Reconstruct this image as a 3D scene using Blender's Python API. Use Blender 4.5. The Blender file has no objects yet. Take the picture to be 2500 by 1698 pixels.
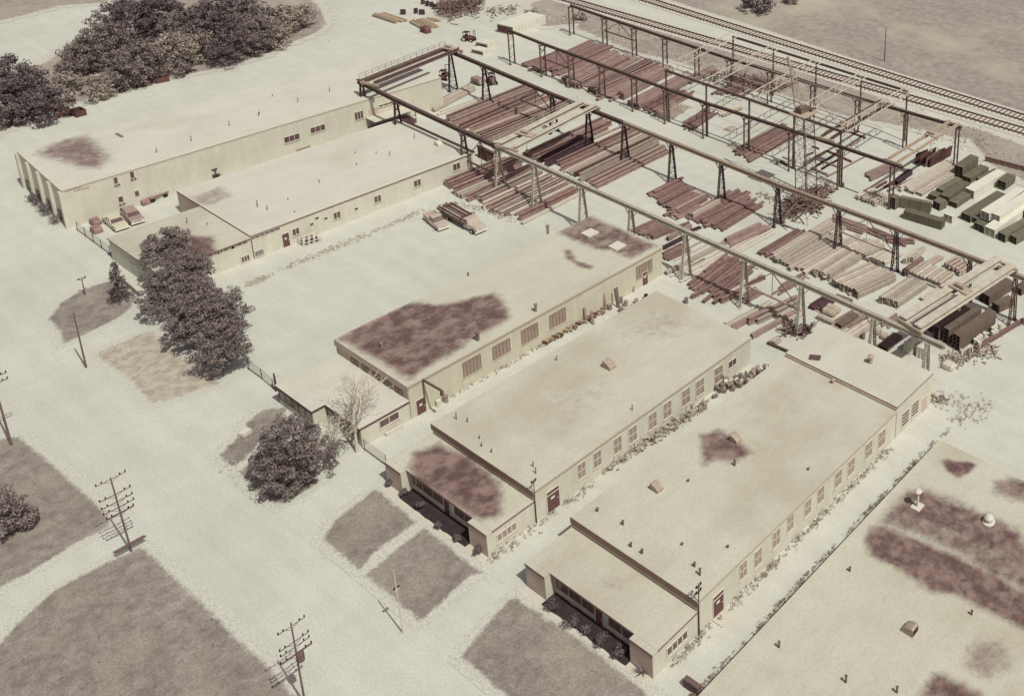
import bpy, math, random
import numpy as np
from mathutils import Vector, Matrix
from mathutils.geometry import tessellate_polygon
random.seed(7); rng = np.random.default_rng(7)
SC = bpy.context.scene
COL = SC.collection
# ---------------------------------------------------------------- camera model (fitted to the photograph)
F_PX, CX, CY, HC = 2494.6525, 2419.2547, 31.5960, 92.0
RM = np.array([[0.85992618, 0.5044418, 0.07788098], [0.22169494, -0.23168792, -0.94719167], [-0.45975899, 0.83178073, -0.3110667]])
WIN = {'Y1':(1000,160,.17212),'Y2':(1250,230,.17212),'Y3':(1060,350,.17212),'Y4':(1240,60,.17212),'Y5':(1560,80,.17212),
 'Y6':(1760,230,.17212),'W1':(2080,340,.18072),'W2':(1540,420,.17212),'W3':(1600,600,.17212),'W4':(1840,460,.17212),
 'W5':(2100,600,.17212),'W6':(1900,690,.17212),'W7':(880,0,.18933),'W8':(2200,780,.12909),'V1':(1000,460,.10327),
 'V2':(200,400,.10327),'V3':(0,340,.13769),'V4':(860,80,.13769),'V5':(2100,120,.13769),'px':(0,0,1)}
for r_ in range(4):
    for c_ in range(4): WIN[f'{r_+1}{c_+1}'] = ((0,620,1240,1860)[c_], (0,420,840,1268)[r_], .27539)
def P(w, x, y): a = WIN[w]; return a[0]+x*a[2], a[1]+y*a[2]
def ray(px, py): return RM.T @ np.array([(px-CX)/F_PX, (py-CY)/F_PX, 1.])
def g(w, x, y, z=0.):                      # survey point: where the sight line meets the level z
    d = ray(*P(w,x,y)); t = (z-HC)/d[2]; return Vector((d[0]*t, d[1]*t, z))
def onx(w, x, y, X):                       # ... meets the wall plane x = X
    d = ray(*P(w,x,y)); t = X/d[0]; return Vector((X, d[1]*t, HC+d[2]*t))
def ony(w, x, y, Y):
    d = ray(*P(w,x,y)); t = Y/d[1]; return Vector((d[0]*t, Y, HC+d[2]*t))
def hgt(w, b, t):                          # height of a post from its foot and its top
    q = g(w,*b); px, py = P(w,*t); best = (1e9,0)
    for i in range(1,260):
        z = i*.1; v = RM @ np.array([q.x,q.y,z-HC]); u = F_PX*v[0]/v[2]+CX; w_ = F_PX*v[1]/v[2]+CY
        best = min(best, ((u-px)**2+(w_-py)**2, z))
    return best[1]
V = Vector
def lerp(a, b, t): return a+(b-a)*t
# ---------------------------------------------------------------- materials
M = {}
def s2l(c): return tuple((x/255/12.92 if x/255 < .04045 else ((x/255+.055)/1.055)**2.4) for x in c)
def mat(name, c1, c2=None, scale=1., amt=1., rough=.9, c3=None, scale3=.12, rnd=0., bump=0., metal=0., spec=.25, grain=.12, stain=None, island=0., detail=6, edge=None, streak=0., spots=0., streak_v=(.03,.45,.3)):
    m = bpy.data.materials.new(name); m.use_nodes = True; nt = m.node_tree; N = nt.nodes; L = nt.links
    b = N['Principled BSDF']; b.inputs['Roughness'].default_value = rough; b.inputs['Metallic'].default_value = metal
    b.inputs['Specular IOR Level'].default_value = spec
    geo = N.new('ShaderNodeNewGeometry')
    def noise(sc, det=detail, ro=.6):
        n = N.new('ShaderNodeTexNoise'); n.inputs['Scale'].default_value = sc; n.inputs['Detail'].default_value = det
        n.inputs['Roughness'].default_value = ro; L.new(geo.outputs['Position'], n.inputs['Vector']); return n.outputs['Fac']
    def ramp(x, lo, hi):
        r = N.new('ShaderNodeMapRange'); r.interpolation_type = 'SMOOTHSTEP'; r.inputs['From Min'].default_value = lo
        r.inputs['From Max'].default_value = hi; L.new(x, r.inputs['Value']); return r.outputs['Result']
    def mix(f, a, c, mode='MIX'):
        x = N.new('ShaderNodeMix'); x.data_type = 'RGBA'; x.blend_type = mode
        for i, v in ((0,f),(6,a),(7,c)):
            if isinstance(v, (tuple,list)): x.inputs[i].default_value = (*v[:3],1)
            elif isinstance(v, (int,float)): x.inputs[i].default_value = v
            else: L.new(v, x.inputs[i])
        return x.outputs[2]
    col = c1
    if c2:
        f = ramp(noise(scale), .5-.22/amt, .5+.22/amt); col = mix(f, c1, c2)
    if c3:
        f3 = ramp(noise(scale3, 3), .45, .7); col = mix(f3, col if c2 else c1, c3)
    if streak:                                  # wear drawn out in one direction
        vm = N.new('ShaderNodeVectorMath'); vm.operation = 'MULTIPLY'; L.new(geo.outputs['Position'], vm.inputs[0]); vm.inputs[1].default_value = streak_v
        n = N.new('ShaderNodeTexNoise'); n.inputs['Scale'].default_value = 1.; n.inputs['Detail'].default_value = 7; n.inputs['Roughness'].default_value = .65; L.new(vm.outputs[0], n.inputs['Vector'])
        mr = N.new('ShaderNodeMapRange'); mr.inputs['From Min'].default_value = .3; mr.inputs['From Max'].default_value = .7; mr.inputs['To Min'].default_value = 1-streak; mr.inputs['To Max'].default_value = 1+streak*.6; L.new(n.outputs['Fac'], mr.inputs['Value'])
        x = N.new('ShaderNodeVectorMath'); x.operation = 'SCALE'
        if isinstance(col, tuple): x.inputs[0].default_value = col[:3]
        else: L.new(col, x.inputs[0])
        L.new(mr.outputs[0], x.inputs['Scale']); col = x.outputs[0]
    if spots: col = mix(ramp(noise(1.1,3,.5), .66, .76), col, tuple(v*(1-spots) for v in c1))
    if edge:
        at = N.new('ShaderNodeAttribute'); at.attribute_name = 'edge'
        md = N.new('ShaderNodeMath'); md.operation = 'MULTIPLY_ADD'; L.new(noise(1.3,9,.72), md.inputs[0]); md.inputs[1].default_value = edge[1]; md.inputs[2].default_value = -edge[1]/2
        ad = N.new('ShaderNodeMath'); ad.operation = 'ADD'; L.new(at.outputs['Fac'], ad.inputs[0]); L.new(md.outputs[0], ad.inputs[1])
        col = mix(ramp(ad.outputs[0], -.25, .3), edge[0], col)
    if stain:
        at = N.new('ShaderNodeAttribute'); at.attribute_name = 'stain'
        md = N.new('ShaderNodeMath'); md.operation = 'MULTIPLY_ADD'; L.new(noise(.9,8,.7), md.inputs[0]); md.inputs[1].default_value = .9; md.inputs[2].default_value = -.45
        ad = N.new('ShaderNodeMath'); ad.operation = 'ADD'; L.new(at.outputs['Fac'], ad.inputs[0]); L.new(md.outputs[0], ad.inputs[1])
        fs = ramp(ad.outputs[0], .2, .95)
        sc_ = mix(ramp(noise(.55,6,.65), .38, .66), stain[0], stain[1]); col = mix(fs, col, sc_)
    if grain:
        gr = N.new('ShaderNodeTexNoise'); gr.inputs['Scale'].default_value = 4.5; gr.inputs['Detail'].default_value = 3; gr.inputs['Roughness'].default_value = .8
        L.new(geo.outputs['Position'], gr.inputs['Vector'])
        mr = N.new('ShaderNodeMapRange'); mr.inputs['From Min'].default_value = .25; mr.inputs['From Max'].default_value = .75
        mr.inputs['To Min'].default_value = 1-grain; mr.inputs['To Max'].default_value = 1+grain; L.new(gr.outputs['Fac'], mr.inputs['Value'])
        x = N.new('ShaderNodeVectorMath'); x.operation = 'SCALE'
        if isinstance(col, tuple): x.inputs[0].default_value = col[:3]
        else: L.new(col, x.inputs[0])
        L.new(mr.outputs[0], x.inputs['Scale']); col = x.outputs[0]
    if rnd or island:
        if island: s = geo.outputs['Random Per Island']; a_ = island
        else: oi = N.new('ShaderNodeObjectInfo'); s = oi.outputs['Random']; a_ = rnd
        mr = N.new('ShaderNodeMapRange'); mr.inputs['To Min'].default_value = 1-a_; mr.inputs['To Max'].default_value = 1+a_; L.new(s, mr.inputs['Value'])
        x = N.new('ShaderNodeVectorMath'); x.operation = 'SCALE'
        if isinstance(col, tuple): x.inputs[0].default_value = col[:3]
        else: L.new(col, x.inputs[0])
        L.new(mr.outputs[0], x.inputs['Scale']); col = x.outputs[0]
    if isinstance(col, tuple): b.inputs['Base Color'].default_value = (*col[:3],1)
    else: L.new(col, b.inputs['Base Color'])
    if bump:
        bp = N.new('ShaderNodeBump'); bp.inputs['Strength'].default_value = bump; bp.inputs['Distance'].default_value = .12
        L.new(noise(3.,4), bp.inputs['Height']); L.new(bp.outputs[0], b.inputs['Normal'])
    M[name] = m; return m
mat('ground', (.49,.495,.43), (.54,.545,.48), .35, .8, c3=(.475,.475,.405), scale3=.05, grain=.17, streak=.07, spots=.16)
mat('concrete', (.50,.48,.39), (.55,.53,.44), .5, grain=.1)
mat('lawn', (.18,.152,.135), (.32,.285,.25), .9, .75, c3=(.30,.27,.215), scale3=.18, grain=.35, bump=.5, detail=10, edge=((.49,.49,.425),1.3), streak=.2, streak_v=(.13,.22,1), spots=.22)
mat('drylawn', (.33,.285,.225), (.46,.43,.355), .9, 1.2, grain=.25, bump=.3, edge=((.49,.49,.425),2.6))
mat('field', (.24,.20,.178), (.37,.325,.285), .5, .75, c3=(.39,.365,.29), scale3=.03, grain=.25, bump=.6, streak=.14, streak_v=(.06,.14,1), spots=.15, edge=((.49,.485,.42),5.))
mat('roof', (.475,.462,.372), (.515,.505,.41), .25, .8, c3=(.43,.405,.315), scale3=.09, grain=.14, streak=.05, streak_v=(.5,.05,1), spots=.08, stain=((.115,.067,.064),(.25,.178,.155)))
mat('white_roof', (.52,.51,.43), (.56,.55,.47), .25, .8, c3=(.49,.48,.40), scale3=.07, grain=.14, streak=.05, streak_v=(.5,.05,1), spots=.1, stain=((.17,.115,.11),(.28,.215,.195)))
mat('wall', (.52,.51,.42), (.57,.56,.465), .5, .8, grain=.08, streak=.09, streak_v=(1.2,1.2,.15))
mat('brick_wall', (.49,.465,.36), (.545,.525,.415), .6, .8, grain=.12, streak=.09, streak_v=(1.2,1.2,.15))
mat('shade_wall_and_door', (.46,.36,.30), (.52,.42,.355), .8, grain=.08)  # shade of the front walls put into a pinkish colour; also colours doors
mat('trim', (.21,.14,.115), (.255,.175,.145), 1., grain=.08)
mat('trim_pale', (.42,.36,.27), grain=.08)
mat('glass', (.10,.06,.062), (.14,.09,.085), .8, rough=.25, spec=.5)
mat('glass_pale', (.27,.205,.165), (.33,.255,.21), .7, rough=.3, spec=.5)
mat('frame_paint', (.58,.55,.47), grain=.05)
mat('door', (.13,.065,.06), grain=.06)
mat('sign_paint', (.64,.63,.56), grain=.04)
mat('dark', (.035,.02,.022), grain=.05)
mat('asphalt_dark', (.09,.05,.05), (.13,.08,.075), 1.2)
mat('rust', (.165,.098,.09), (.26,.172,.152), 1.3, .8, rnd=.22, rough=.75, grain=.15)
mat('rust_dark', (.10,.045,.043), (.15,.075,.065), 1.2, .8, rnd=.25, grain=.15)
mat('purple_steel', (.055,.03,.04), (.08,.045,.055), 1., rnd=.2, rough=.6)
mat('tan_steel', (.37,.315,.255), (.47,.415,.345), 1.3, .8, rnd=.28, grain=.16)
mat('pale_steel', (.46,.415,.335), (.54,.50,.42), 1., .8, rnd=.1, grain=.1)
mat('girder', (.22,.145,.132), (.33,.24,.21), .8, .8, rnd=.16, rough=.75, grain=.12)
mat('crane_brown', (.12,.078,.07), (.175,.118,.10), .9, grain=.12)
mat('crane_tan', (.36,.285,.22), (.44,.36,.28), .9, grain=.12)
mat('crane_pale', (.52,.495,.42), (.42,.37,.30), .7, grain=.1)
mat('dark_steel', (.05,.03,.034), (.085,.05,.052), 1.5)
mat('grey_box', (.125,.115,.082), (.165,.15,.108), .7, .8, rnd=.16, grain=.12)
mat('dark_bundle', (.115,.085,.07), (.15,.115,.09), .7, rnd=.15)
mat('white_box', (.58,.58,.48), (.62,.62,.52), .6, rnd=.05)
mat('tarp', (.58,.57,.48), (.50,.49,.40), 2.)
mat('canvas', (.33,.26,.21), (.40,.33,.26), 1.5)
mat('timber', (.30,.235,.165), (.38,.30,.21), 3., rnd=.3)
mat('pole_wood', (.13,.085,.085), (.18,.12,.11), 3.)
mat('drum', (.29,.23,.195), (.19,.14,.125), 1.5, rnd=.4)
mat('drum_white', (.55,.54,.45), grain=.08)
mat('black_paint', (.03,.018,.02))
mat('car_cream', (.50,.48,.36), rough=.35, spec=.5, grain=.03)
mat('car_brown', (.30,.22,.20), rough=.35, spec=.5, grain=.03)
mat('car_pink', (.46,.385,.325), rough=.35, spec=.5, grain=.03)
mat('tyre', (.025,.016,.018))
mat('leaf', (.15,.12,.115), (.215,.178,.165), .5, .9, island=.32, rough=.8, grain=0)
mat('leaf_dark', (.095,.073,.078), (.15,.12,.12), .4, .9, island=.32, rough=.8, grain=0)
mat('leaf_pale', (.25,.21,.18), (.33,.285,.235), .5, .9, island=.45, rough=.8, grain=0)
mat('weed_pale', (.42,.37,.29), (.52,.47,.37), .8, island=.3, grain=0)
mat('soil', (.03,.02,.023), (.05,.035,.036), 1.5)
mat('ballast', (.47,.455,.39), (.54,.525,.46), .9, grain=.25)
mat('weed', (.22,.17,.135), (.32,.26,.2), .8, island=.4, grain=0)
mat('bark', (.10,.065,.062), (.15,.10,.09), 3.)
mat('bark_pale', (.48,.43,.36), (.55,.50,.42), 3.)
mat('sleeper', (.155,.10,.085), (.22,.15,.125), 1.5, rnd=.2)
mat('scrap', (.12,.075,.072), (.25,.18,.15), 1.2, island=.6)
mat('stone', (.46,.42,.34), (.24,.19,.165), 1.5, island=.35)
# ---------------------------------------------------------------- mesh builder
OFF = {}
class MB:
    def __init__(s): s.v = []; s.f = []
    def add(s, vs, fs):
        n = len(s.v); s.v += [tuple(v) for v in vs]; s.f += [tuple(i+n for i in f) for f in fs]; return s
    def box(s, x0, y0, z0, x1, y1, z1):
        return s.add([(x0,y0,z0),(x1,y0,z0),(x1,y1,z0),(x0,y1,z0),(x0,y0,z1),(x1,y0,z1),(x1,y1,z1),(x0,y1,z1)],
                     [(0,3,2,1),(4,5,6,7),(0,1,5,4),(1,2,6,5),(2,3,7,6),(3,0,4,7)])
    def bar(s, p, q, w, h=None, up=(0,0,1)):
        p, q = V(p), V(q); h = h or w; d = (q-p); 
        if d.length < 1e-6: return s
        d.normalize(); u = V(up)
        if abs(d.dot(u)) > .98: u = V((0,1,0))
        r = d.cross(u).normalized(); u = r.cross(d)
        a = r*(w/2); b = u*(h/2)
        return s.add([p-a-b,p+a-b,p+a+b,p-a+b,q-a-b,q+a-b,q+a+b,q-a+b],[(0,1,2,3),(4,7,6,5),(0,4,5,1),(1,5,6,2),(2,6,7,3),(3,7,4,0)])
    def tube(s, p, q, r0, r1=None, n=8, caps=True):
        p, q = V(p), V(q); r1 = r0 if r1 is None else r1; d = (q-p).normalized(); u = V((0,0,1)) if abs(d.z) < .95 else V((1,0,0))
        a = d.cross(u).normalized(); b = a.cross(d); vs = []
        for c, r in ((p,r0),(q,r1)):
            for i in range(n):
                t = 2*math.pi*i/n; vs.append(c+a*(r*math.cos(t))+b*(r*math.sin(t)))
        fs = [(i,(i+1)%n,n+(i+1)%n,n+i) for i in range(n)]
        if caps: fs += [tuple(range(n-1,-1,-1)), tuple(range(n,2*n))]
        return s.add(vs, fs)
    def prism(s, poly, z0, z1):
        n = len(poly); vs = [(p[0],p[1],z0) for p in poly]+[(p[0],p[1],z1) for p in poly]
        A = sum(poly[i][0]*poly[(i+1)%n][1]-poly[(i+1)%n][0]*poly[i][1] for i in range(n))
        fs = [(i,(i+1)%n,n+(i+1)%n,n+i) for i in range(n)]+[tuple(range(n-1,-1,-1)),tuple(range(n,2*n))]
        if A < 0: fs = [f[::-1] for f in fs]
        return s.add(vs, fs)
    def rev(s, prof, c, n=12):             # turned shape about a vertical axis at c
        vs = []; fs = []
        for r, z in prof:
            for i in range(n): t = 2*math.pi*i/n; vs.append((c[0]+r*math.cos(t), c[1]+r*math.sin(t), c[2]+z))
        for k in range(len(prof)-1):
            for i in range(n): fs.append((k*n+i, k*n+(i+1)%n, (k+1)*n+(i+1)%n, (k+1)*n+i))
        fs += [tuple(range(n-1,-1,-1)), tuple(range((len(prof)-1)*n, len(prof)*n))]
        return s.add(vs, fs)
    def build(s, name, m, parent=None, origin=None):
        if parent is not None: o0 = OFF[parent.name]
        elif origin is not None: o0 = V(origin)
        else:
            xs = list(zip(*s.v)); o0 = V(((min(xs[0])+max(xs[0]))/2, (min(xs[1])+max(xs[1]))/2, min(xs[2])))
        me = bpy.data.meshes.new(name); me.from_pydata([(v[0]-o0[0],v[1]-o0[1],v[2]-o0[2]) for v in s.v], [], s.f); me.update()
        o = bpy.data.objects.new(name, me); COL.objects.link(o); me.materials.append(M[m])
        if parent is not None: o.parent = parent; OFF[o.name] = o0
        else: o.location = o0; OFF[o.name] = V(o0)
        return o
def tag(o, label, cat, group=None, kind=None):
    if label: o['label'] = label
    if cat: o['category'] = cat
    if group: o['group'] = group
    if kind: o['kind'] = kind
    return o
def thing(name, label, cat, loc=(0,0,0), group=None):
    o = bpy.data.objects.new(name, None); COL.objects.link(o); o.location = loc; OFF[o.name] = V(loc); o.empty_display_size = .3
    return tag(o, label, cat, group)
def structure(o): o['kind'] = 'structure'; return o
def dup(root, loc, rz=None, label=None, group=None):
    r = root.copy(); COL.objects.link(r); r.location = loc
    if rz is not None: r.rotation_euler = (0,0,rz)
    if label: r['label'] = label
    if group: r['group'] = group
    for ch in list(root.children):
        c = ch.copy(); COL.objects.link(c); c.parent = r
        for gc in list(ch.children):
            d = gc.copy(); COL.objects.link(d); d.parent = c
    return r
# ---------------------------------------------------------------- camera, light
cam = bpy.data.cameras.new('camera'); co = bpy.data.objects.new('camera', cam); COL.objects.link(co); SC.camera = co
cam.sensor_width = 36; cam.sensor_fit = 'HORIZONTAL'; cam.lens = F_PX*36/2500
cam.shift_x = (1250-CX)/2500; cam.shift_y = (CY-849)/2500; cam.clip_end = 5000; cam.clip_start = 1
mw = Matrix(((RM[0][0],-RM[1][0],-RM[2][0],0),(RM[0][1],-RM[1][1],-RM[2][1],0),(RM[0][2],-RM[1][2],-RM[2][2],HC),(0,0,0,1)))
co.matrix_world = mw
EL, AZ = math.radians(56), math.radians(-8)                # sun: height, and azimuth from +x towards +y
sd = V((math.cos(EL)*math.cos(AZ), math.cos(EL)*math.sin(AZ), math.sin(EL)))
sl = bpy.data.lights.new('sun', 'SUN'); sl.energy = 4.75; sl.angle = math.radians(.5); sl.color = (.985,1,.925)
so = bpy.data.objects.new('sun', sl); COL.objects.link(so); so.rotation_euler = sd.to_track_quat('Z','Y').to_euler(); so.location = (0,0,300)
w = bpy.data.worlds.new('World'); SC.world = w; w.use_nodes = True; nt = w.node_tree
sky = nt.nodes.new('ShaderNodeTexSky'); sky.sky_type = 'NISHITA'; sky.sun_disc = False; sky.sun_elevation = EL; sky.sun_rotation = math.pi/2-AZ
sky.dust_density = 4; sky.ozone_density = .3
mx = nt.nodes.new('ShaderNodeMix'); mx.data_type = 'RGBA'; mx.blend_type = 'MULTIPLY'; mx.inputs[0].default_value = 1; mx.inputs[7].default_value = (1.14,.96,.9,1)
nt.links.new(sky.outputs[0], mx.inputs[6]); bg = nt.nodes['Background']; nt.links.new(mx.outputs[2], bg.inputs[0]); bg.inputs[1].default_value = .095
vs = SC.view_settings; vs.view_transform = 'Standard'; vs.look = 'None'; vs.exposure = -.54; vs.gamma = 1
SC.cycles.max_bounces = 6; SC.cycles.diffuse_bounces = 3
# ---------------------------------------------------------------- ground and surfaces
def sheet(name, poly, z, m, jag=0., step=.6):
    pts = []
    n = len(poly)
    for i in range(n):
        a, b = V(poly[i][:2]), V(poly[(i+1)%n][:2]); k = max(1, int((b-a).length/step)) if jag else 1
        for j in range(k):
            p = a.lerp(b, j/k)
            if jag: p = p+V((random.gauss(0,jag), random.gauss(0,jag)))
            pts.append(V((p.x,p.y,z)))
    tr = tessellate_polygon([pts]); mb = MB(); mb.v = [tuple(p) for p in pts]
    fs = []
    for t in tr:
        a, b, c = (pts[i] for i in t)
        fs.append(tuple(t) if (b-a).cross(c-a).z > 0 else tuple(t)[::-1])
    mb.f = fs
    return structure(mb.build(name, m))
structure(MB().add([(-2500,-700,0),(1500,-700,0),(1500,3000,0),(-2500,3000,0)],[(0,1,2,3)]).build('ground','ground'))
def poly_d(pt, poly):                       # signed distance to polygon, inside > 0
    x, y = pt; ins = False; best = 1e9; n = len(poly)
    for i in range(n):
        x1, y1 = poly[i][:2]; x2, y2 = poly[(i+1)%n][:2]
        if (y1 > y) != (y2 > y) and x < (x2-x1)*(y-y1)/(y2-y1)+x1: ins = not ins
        dx, dy = x2-x1, y2-y1; t = max(0,min(1,((x-x1)*dx+(y-y1)*dy)/(dx*dx+dy*dy+1e-9)))
        best = min(best, (x-x1-t*dx)**2+(y-y1-t*dy)**2)
    return math.sqrt(best)*(1 if ins else -1)
def pts(z, *L): return [g(*a,z) for a in L]
def roof(parent, quad, z, m, blobs=(), th=.22, over=.18, fascia='trim', res=.45):
    # slab with fascia, topped by a gridded felt surface that carries its stains
    c = [V((q[0],q[1])) for q in quad]; cen = sum(c, V((0,0)))/4
    q = [p+V((over*(1 if p.x > cen.x else -1), over*(1 if p.y > cen.y else -1))) for p in c]
    r = MB(); nu = max(2,int((q[1]-q[0]).length/res)); nv = max(2,int((q[3]-q[0]).length/res)); vals = []
    if not blobs: nu = nv = 2
    for j in range(nv+1):
        for i in range(nu+1):
            p = q[0].lerp(q[1],i/nu).lerp(q[3].lerp(q[2],i/nu),j/nv); r.v.append((p.x,p.y,z))
            vals.append(max([0]+[max(0,min(1,.5+poly_d(p,b)/(2*so_)))*st for b, so_, st in blobs]))
    for j in range(nv):
        for i in range(nu): a = j*(nu+1)+i; r.f.append((a,a+1,a+nu+2,a+nu+1))
    o = r.build('roof', m, parent); at = o.data.attributes.new('stain','FLOAT','POINT'); at.data.foreach_set('value', vals)
    f = MB(); f.prism([(p.x,p.y) for p in q], z-th, z-.004).build('fascia', fascia, o)
    return o
def walls(parent, quad, h, m, z0=0., name='wall'):
    return MB().prism([(q[0],q[1]) for q in quad], z0, h).build(name, m, parent)
def window(parent, o, u, n, w, h, cols=2, rows=2, pane='glass_pale', fr='frame_paint', name='window', t=.07, sill=True):
    # o: lower corner on the wall, u: along the wall, n: outward normal
    o, u, n = V(o), V(u), V(n); z = V((0,0,1)); f = MB()
    for i in range(cols+1): p = o+u*(w*i/cols)+n*.02; f.bar(p, p+z*h, t, .1, up=n)
    for j in range(rows+1): p = o+z*(h*j/rows)+n*.021; f.bar(p-u*t/2, p+u*(w+t/2), .098, t)
    fo = f.build(name, fr, parent)
    q = o+n*.03; MB().add([q,q+u*w,q+u*w+z*h,q+z*h],[(0,1,2,3)]).build('pane', pane, fo)
    if sill: MB().bar(o-z*.1-u*.12+n*.07, o-z*.1+u*(w+.12)+n*.07, .16, .07).build('sill', 'concrete', fo)
    return fo
YU, XN = V((0,1,0)), V((1,0,0)); XU, YN = V((1,0,0)), V((0,-1,0))
def winx(parent, X, w, tl, br, **k):        # a window on a wall facing +x, from its photographed corners
    a, b = onx(w,*tl,X), onx(w,*br,X); y0, y1 = sorted((a.y,b.y)); z0, z1 = sorted((a.z,b.z))
    return window(parent, (X,y0,z0), YU, XN, y1-y0, z1-z0, **k)
def door(parent, o, u, n, w, h, sign=True, transom=False, m='door'):
    o, u, n = V(o), V(u), V(n); z = V((0,0,1)); d = MB().bar(o+n*.03+z*h/2, o+u*w+n*.03+z*h/2, .06, h).build('door', m, parent)
    fr = MB(); [fr.bar(o+u*x+n*.02, o+u*x+n*.02+z*(h+.08), .1, .1, up=n) for x in (-.05,w+.05)]; fr.bar(o+z*(h+.05)+n*.021-u*.1, o+z*(h+.05)+n*.021+u*(w+.1), .1,.1)
    if transom: fr.bar(o+z*(h-.45)+n*.06, o+u*w+z*(h-.45)+n*.06, .08, .1)
    fr.build('frame', 'frame_paint', d)
    if sign: MB().bar(o+u*w*.3+z*h*.62+n*.075, o+u*w*.62+z*h*.62+n*.075, .02, .28).build('sign','sign_paint', d)
    MB().bar(o+u*w*.85+z*h*.45+n*.06, o+u*w*.85+z*h*.45+n*.13, .08).build('handle','frame_paint', d)
    return d
def vent(parent, p, h=.6, r=.055, cap=True, m='crane_brown', name='vent_pipe'):
    b = MB().tube(p, V(p)+V((0,0,h)), r, r, 8)
    if cap: b.rev([(r*1.5,0),(r*1.6,r*.6),(r*.5,r*1.4)], V(p)+V((0,0,h-.02)), 8)
    return b.build(name, m, parent)
def hood(parent, p, m='canvas', s=1., rz=0.):      # sheet-metal roof ventilator: a box under a curved cowl
    b = MB(); c, si = math.cos(rz), math.sin(rz); R_ = lambda x,y,z: (p[0]+(x*c-y*si)*s, p[1]+(x*si+y*c)*s, p[2]+z*s)
    arc = [(-.75+.0*i,0) for i in range(0)]; pr = [(-.75,0),(.75,0),(.75,.35)]+[(.75-1.5*math.sin(a*math.pi/12)**2*.9, .35+.75*math.sin(a*math.pi/12)) for a in range(1,6)]+[(-.75,.95)]
    n = len(pr); vs_ = [R_(x,-.55,z) for x,z in pr]+[R_(x,.55,z) for x,z in pr]
    b.add(vs_, [(i,(i+1)%n,n+(i+1)%n,n+i) for i in range(n)]+[tuple(range(n-1,-1,-1)),tuple(range(n,2*n))])
    o = b.build('roof_ventilator', m, parent)
    k = MB(); k.add([R_(-.757,-.5,.1),R_(-.757,.5,.1),R_(-.757,.5,.85),R_(-.757,-.5,.85)],[(0,1,2,3)]); k.build('opening','dark', o)
    return o
# ---------------------------------------------------------------- lawns, field, ballast
def L(*a): return [g(*p) for p in a]
def tl(w, s): v = list(map(float, s.split())); return [(w,v[i],v[i+1]) for i in range(0,len(v),2)]
TZ = [.008]
def turf(name, poly, m, res):               # gridded ground cover that thins out raggedly at its edge
    TZ[0] += .004; poly = [V((p.x,p.y)) for p in poly]; mg = max(.9,res); A_ = np.array([(p.x,p.y) for p in poly]); B_ = np.roll(A_,-1,0)
    x0, y0 = A_.min(0)-mg; x1, y1 = A_.max(0)+mg
    while (x1-x0)*(y1-y0)/res**2 > 60000: res *= 1.25
    xs = np.arange(x0,x1+res,res); ys = np.arange(y0,y1+res,res); X_, Y_ = np.meshgrid(xs,ys); Q = np.stack([X_.ravel(),Y_.ravel()],1)
    best = np.full(len(Q),1e18); ins = np.zeros(len(Q),bool)
    for a, b_ in zip(A_,B_):
        d = b_-a; t = np.clip(((Q-a)@d)/(d@d+1e-9),0,1); best = np.minimum(best,((Q-a-t[:,None]*d)**2).sum(1))
        c = (a[1] > Q[:,1]) != (b_[1] > Q[:,1]); ins ^= c & (Q[:,0] < (b_[0]-a[0])*(Q[:,1]-a[1])/(b_[1]-a[1]+1e-12)+a[0])
    D = np.sqrt(best)*np.where(ins,1,-1); nx = len(xs); keep = {}; mb = MB(); vals = []
    def vid(k):
        if k not in keep: keep[k] = len(mb.v); mb.v.append((Q[k,0],Q[k,1],TZ[0])); vals.append(D[k])
        return keep[k]
    for j in range(len(ys)-1):
        for i in range(nx-1):
            k = j*nx+i
            if max(D[k],D[k+1],D[k+nx],D[k+nx+1]) > -mg*.9: mb.f.append((vid(k),vid(k+1),vid(k+nx+1),vid(k+nx)))
    o = structure(mb.build(name, m)); at = o.data.attributes.new('edge','FLOAT','POINT'); at.data.foreach_set('value', [float(v) for v in vals]); return o
turf('lawn', L(*tl('21','430 1305 545 1155 700 1060 880 990 1000 960 1160 1060 1215 1110 1150 1210 1050 1290 830 1400 560 1525 540 1420 480 1350')), 'lawn', .42)
turf('lawn', L(*tl('31','850 100 1180 330 1330 520 1480 500 1940 350 1880 250 1580 100 1500 0'),*tl('21','1330 1400 950 1560')), 'drylawn', .42)
turf('lawn', L(*tl('31','-150 860 0 842 165 822 400 1010 700 1280 960 1520'),*tl('41','960 60 700 190 480 330 250 470 0 600 -200 680')), 'lawn', .42)
turf('lawn', L(*tl('41','1240 235 1380 350 1570 540 1820 770 2100 1060 2324 1240'),*tl('42','360 1570 600 1800'),*tl('41','-400 1800 -200 1300 0 1095 130 950 330 760 480 630 830 440 1160 285')), 'lawn', .42)
turf('lawn', L(*tl('31','2324 580 2180 700 2200 790 2120 810 1940 990 2080 1095 2200 980 2324 920'),*tl('32','150 800 300 560')), 'lawn', .42)
turf('lawn', L(*tl('31','2120 1140 2324 960'),*tl('32','150 860 500 900 560 1240 240 1420 60 1340')), 'lawn', .42)
turf('lawn', L(*tl('32','1080 1280 1420 1560'),*tl('42','1450 20 1150 230 1030 330 960 430 930 450 610 170 690 50'),*tl('32','720 1560')), 'lawn', .42)
turf('lawn', L(*tl('42','1510 70 1910 390 2020 470 1900 510 1480 900 985 490')), 'lawn', .42)
turf('lawn', L(*tl('42','2310 670'),*tl('43','60 690 660 1080 1250 1560 1600 1850'),*tl('42','2600 1850 2230 1560 1840 1210 1990 1010')), 'lawn', .42)
turf('grass_field', L(('px',1570,-60),('px',1600,-10),('px',1860,70),('px',2180,176),('px',2500,278),('px',2800,372),('px',2900,-200),('px',1750,-300)), 'field', 1.3)
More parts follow.
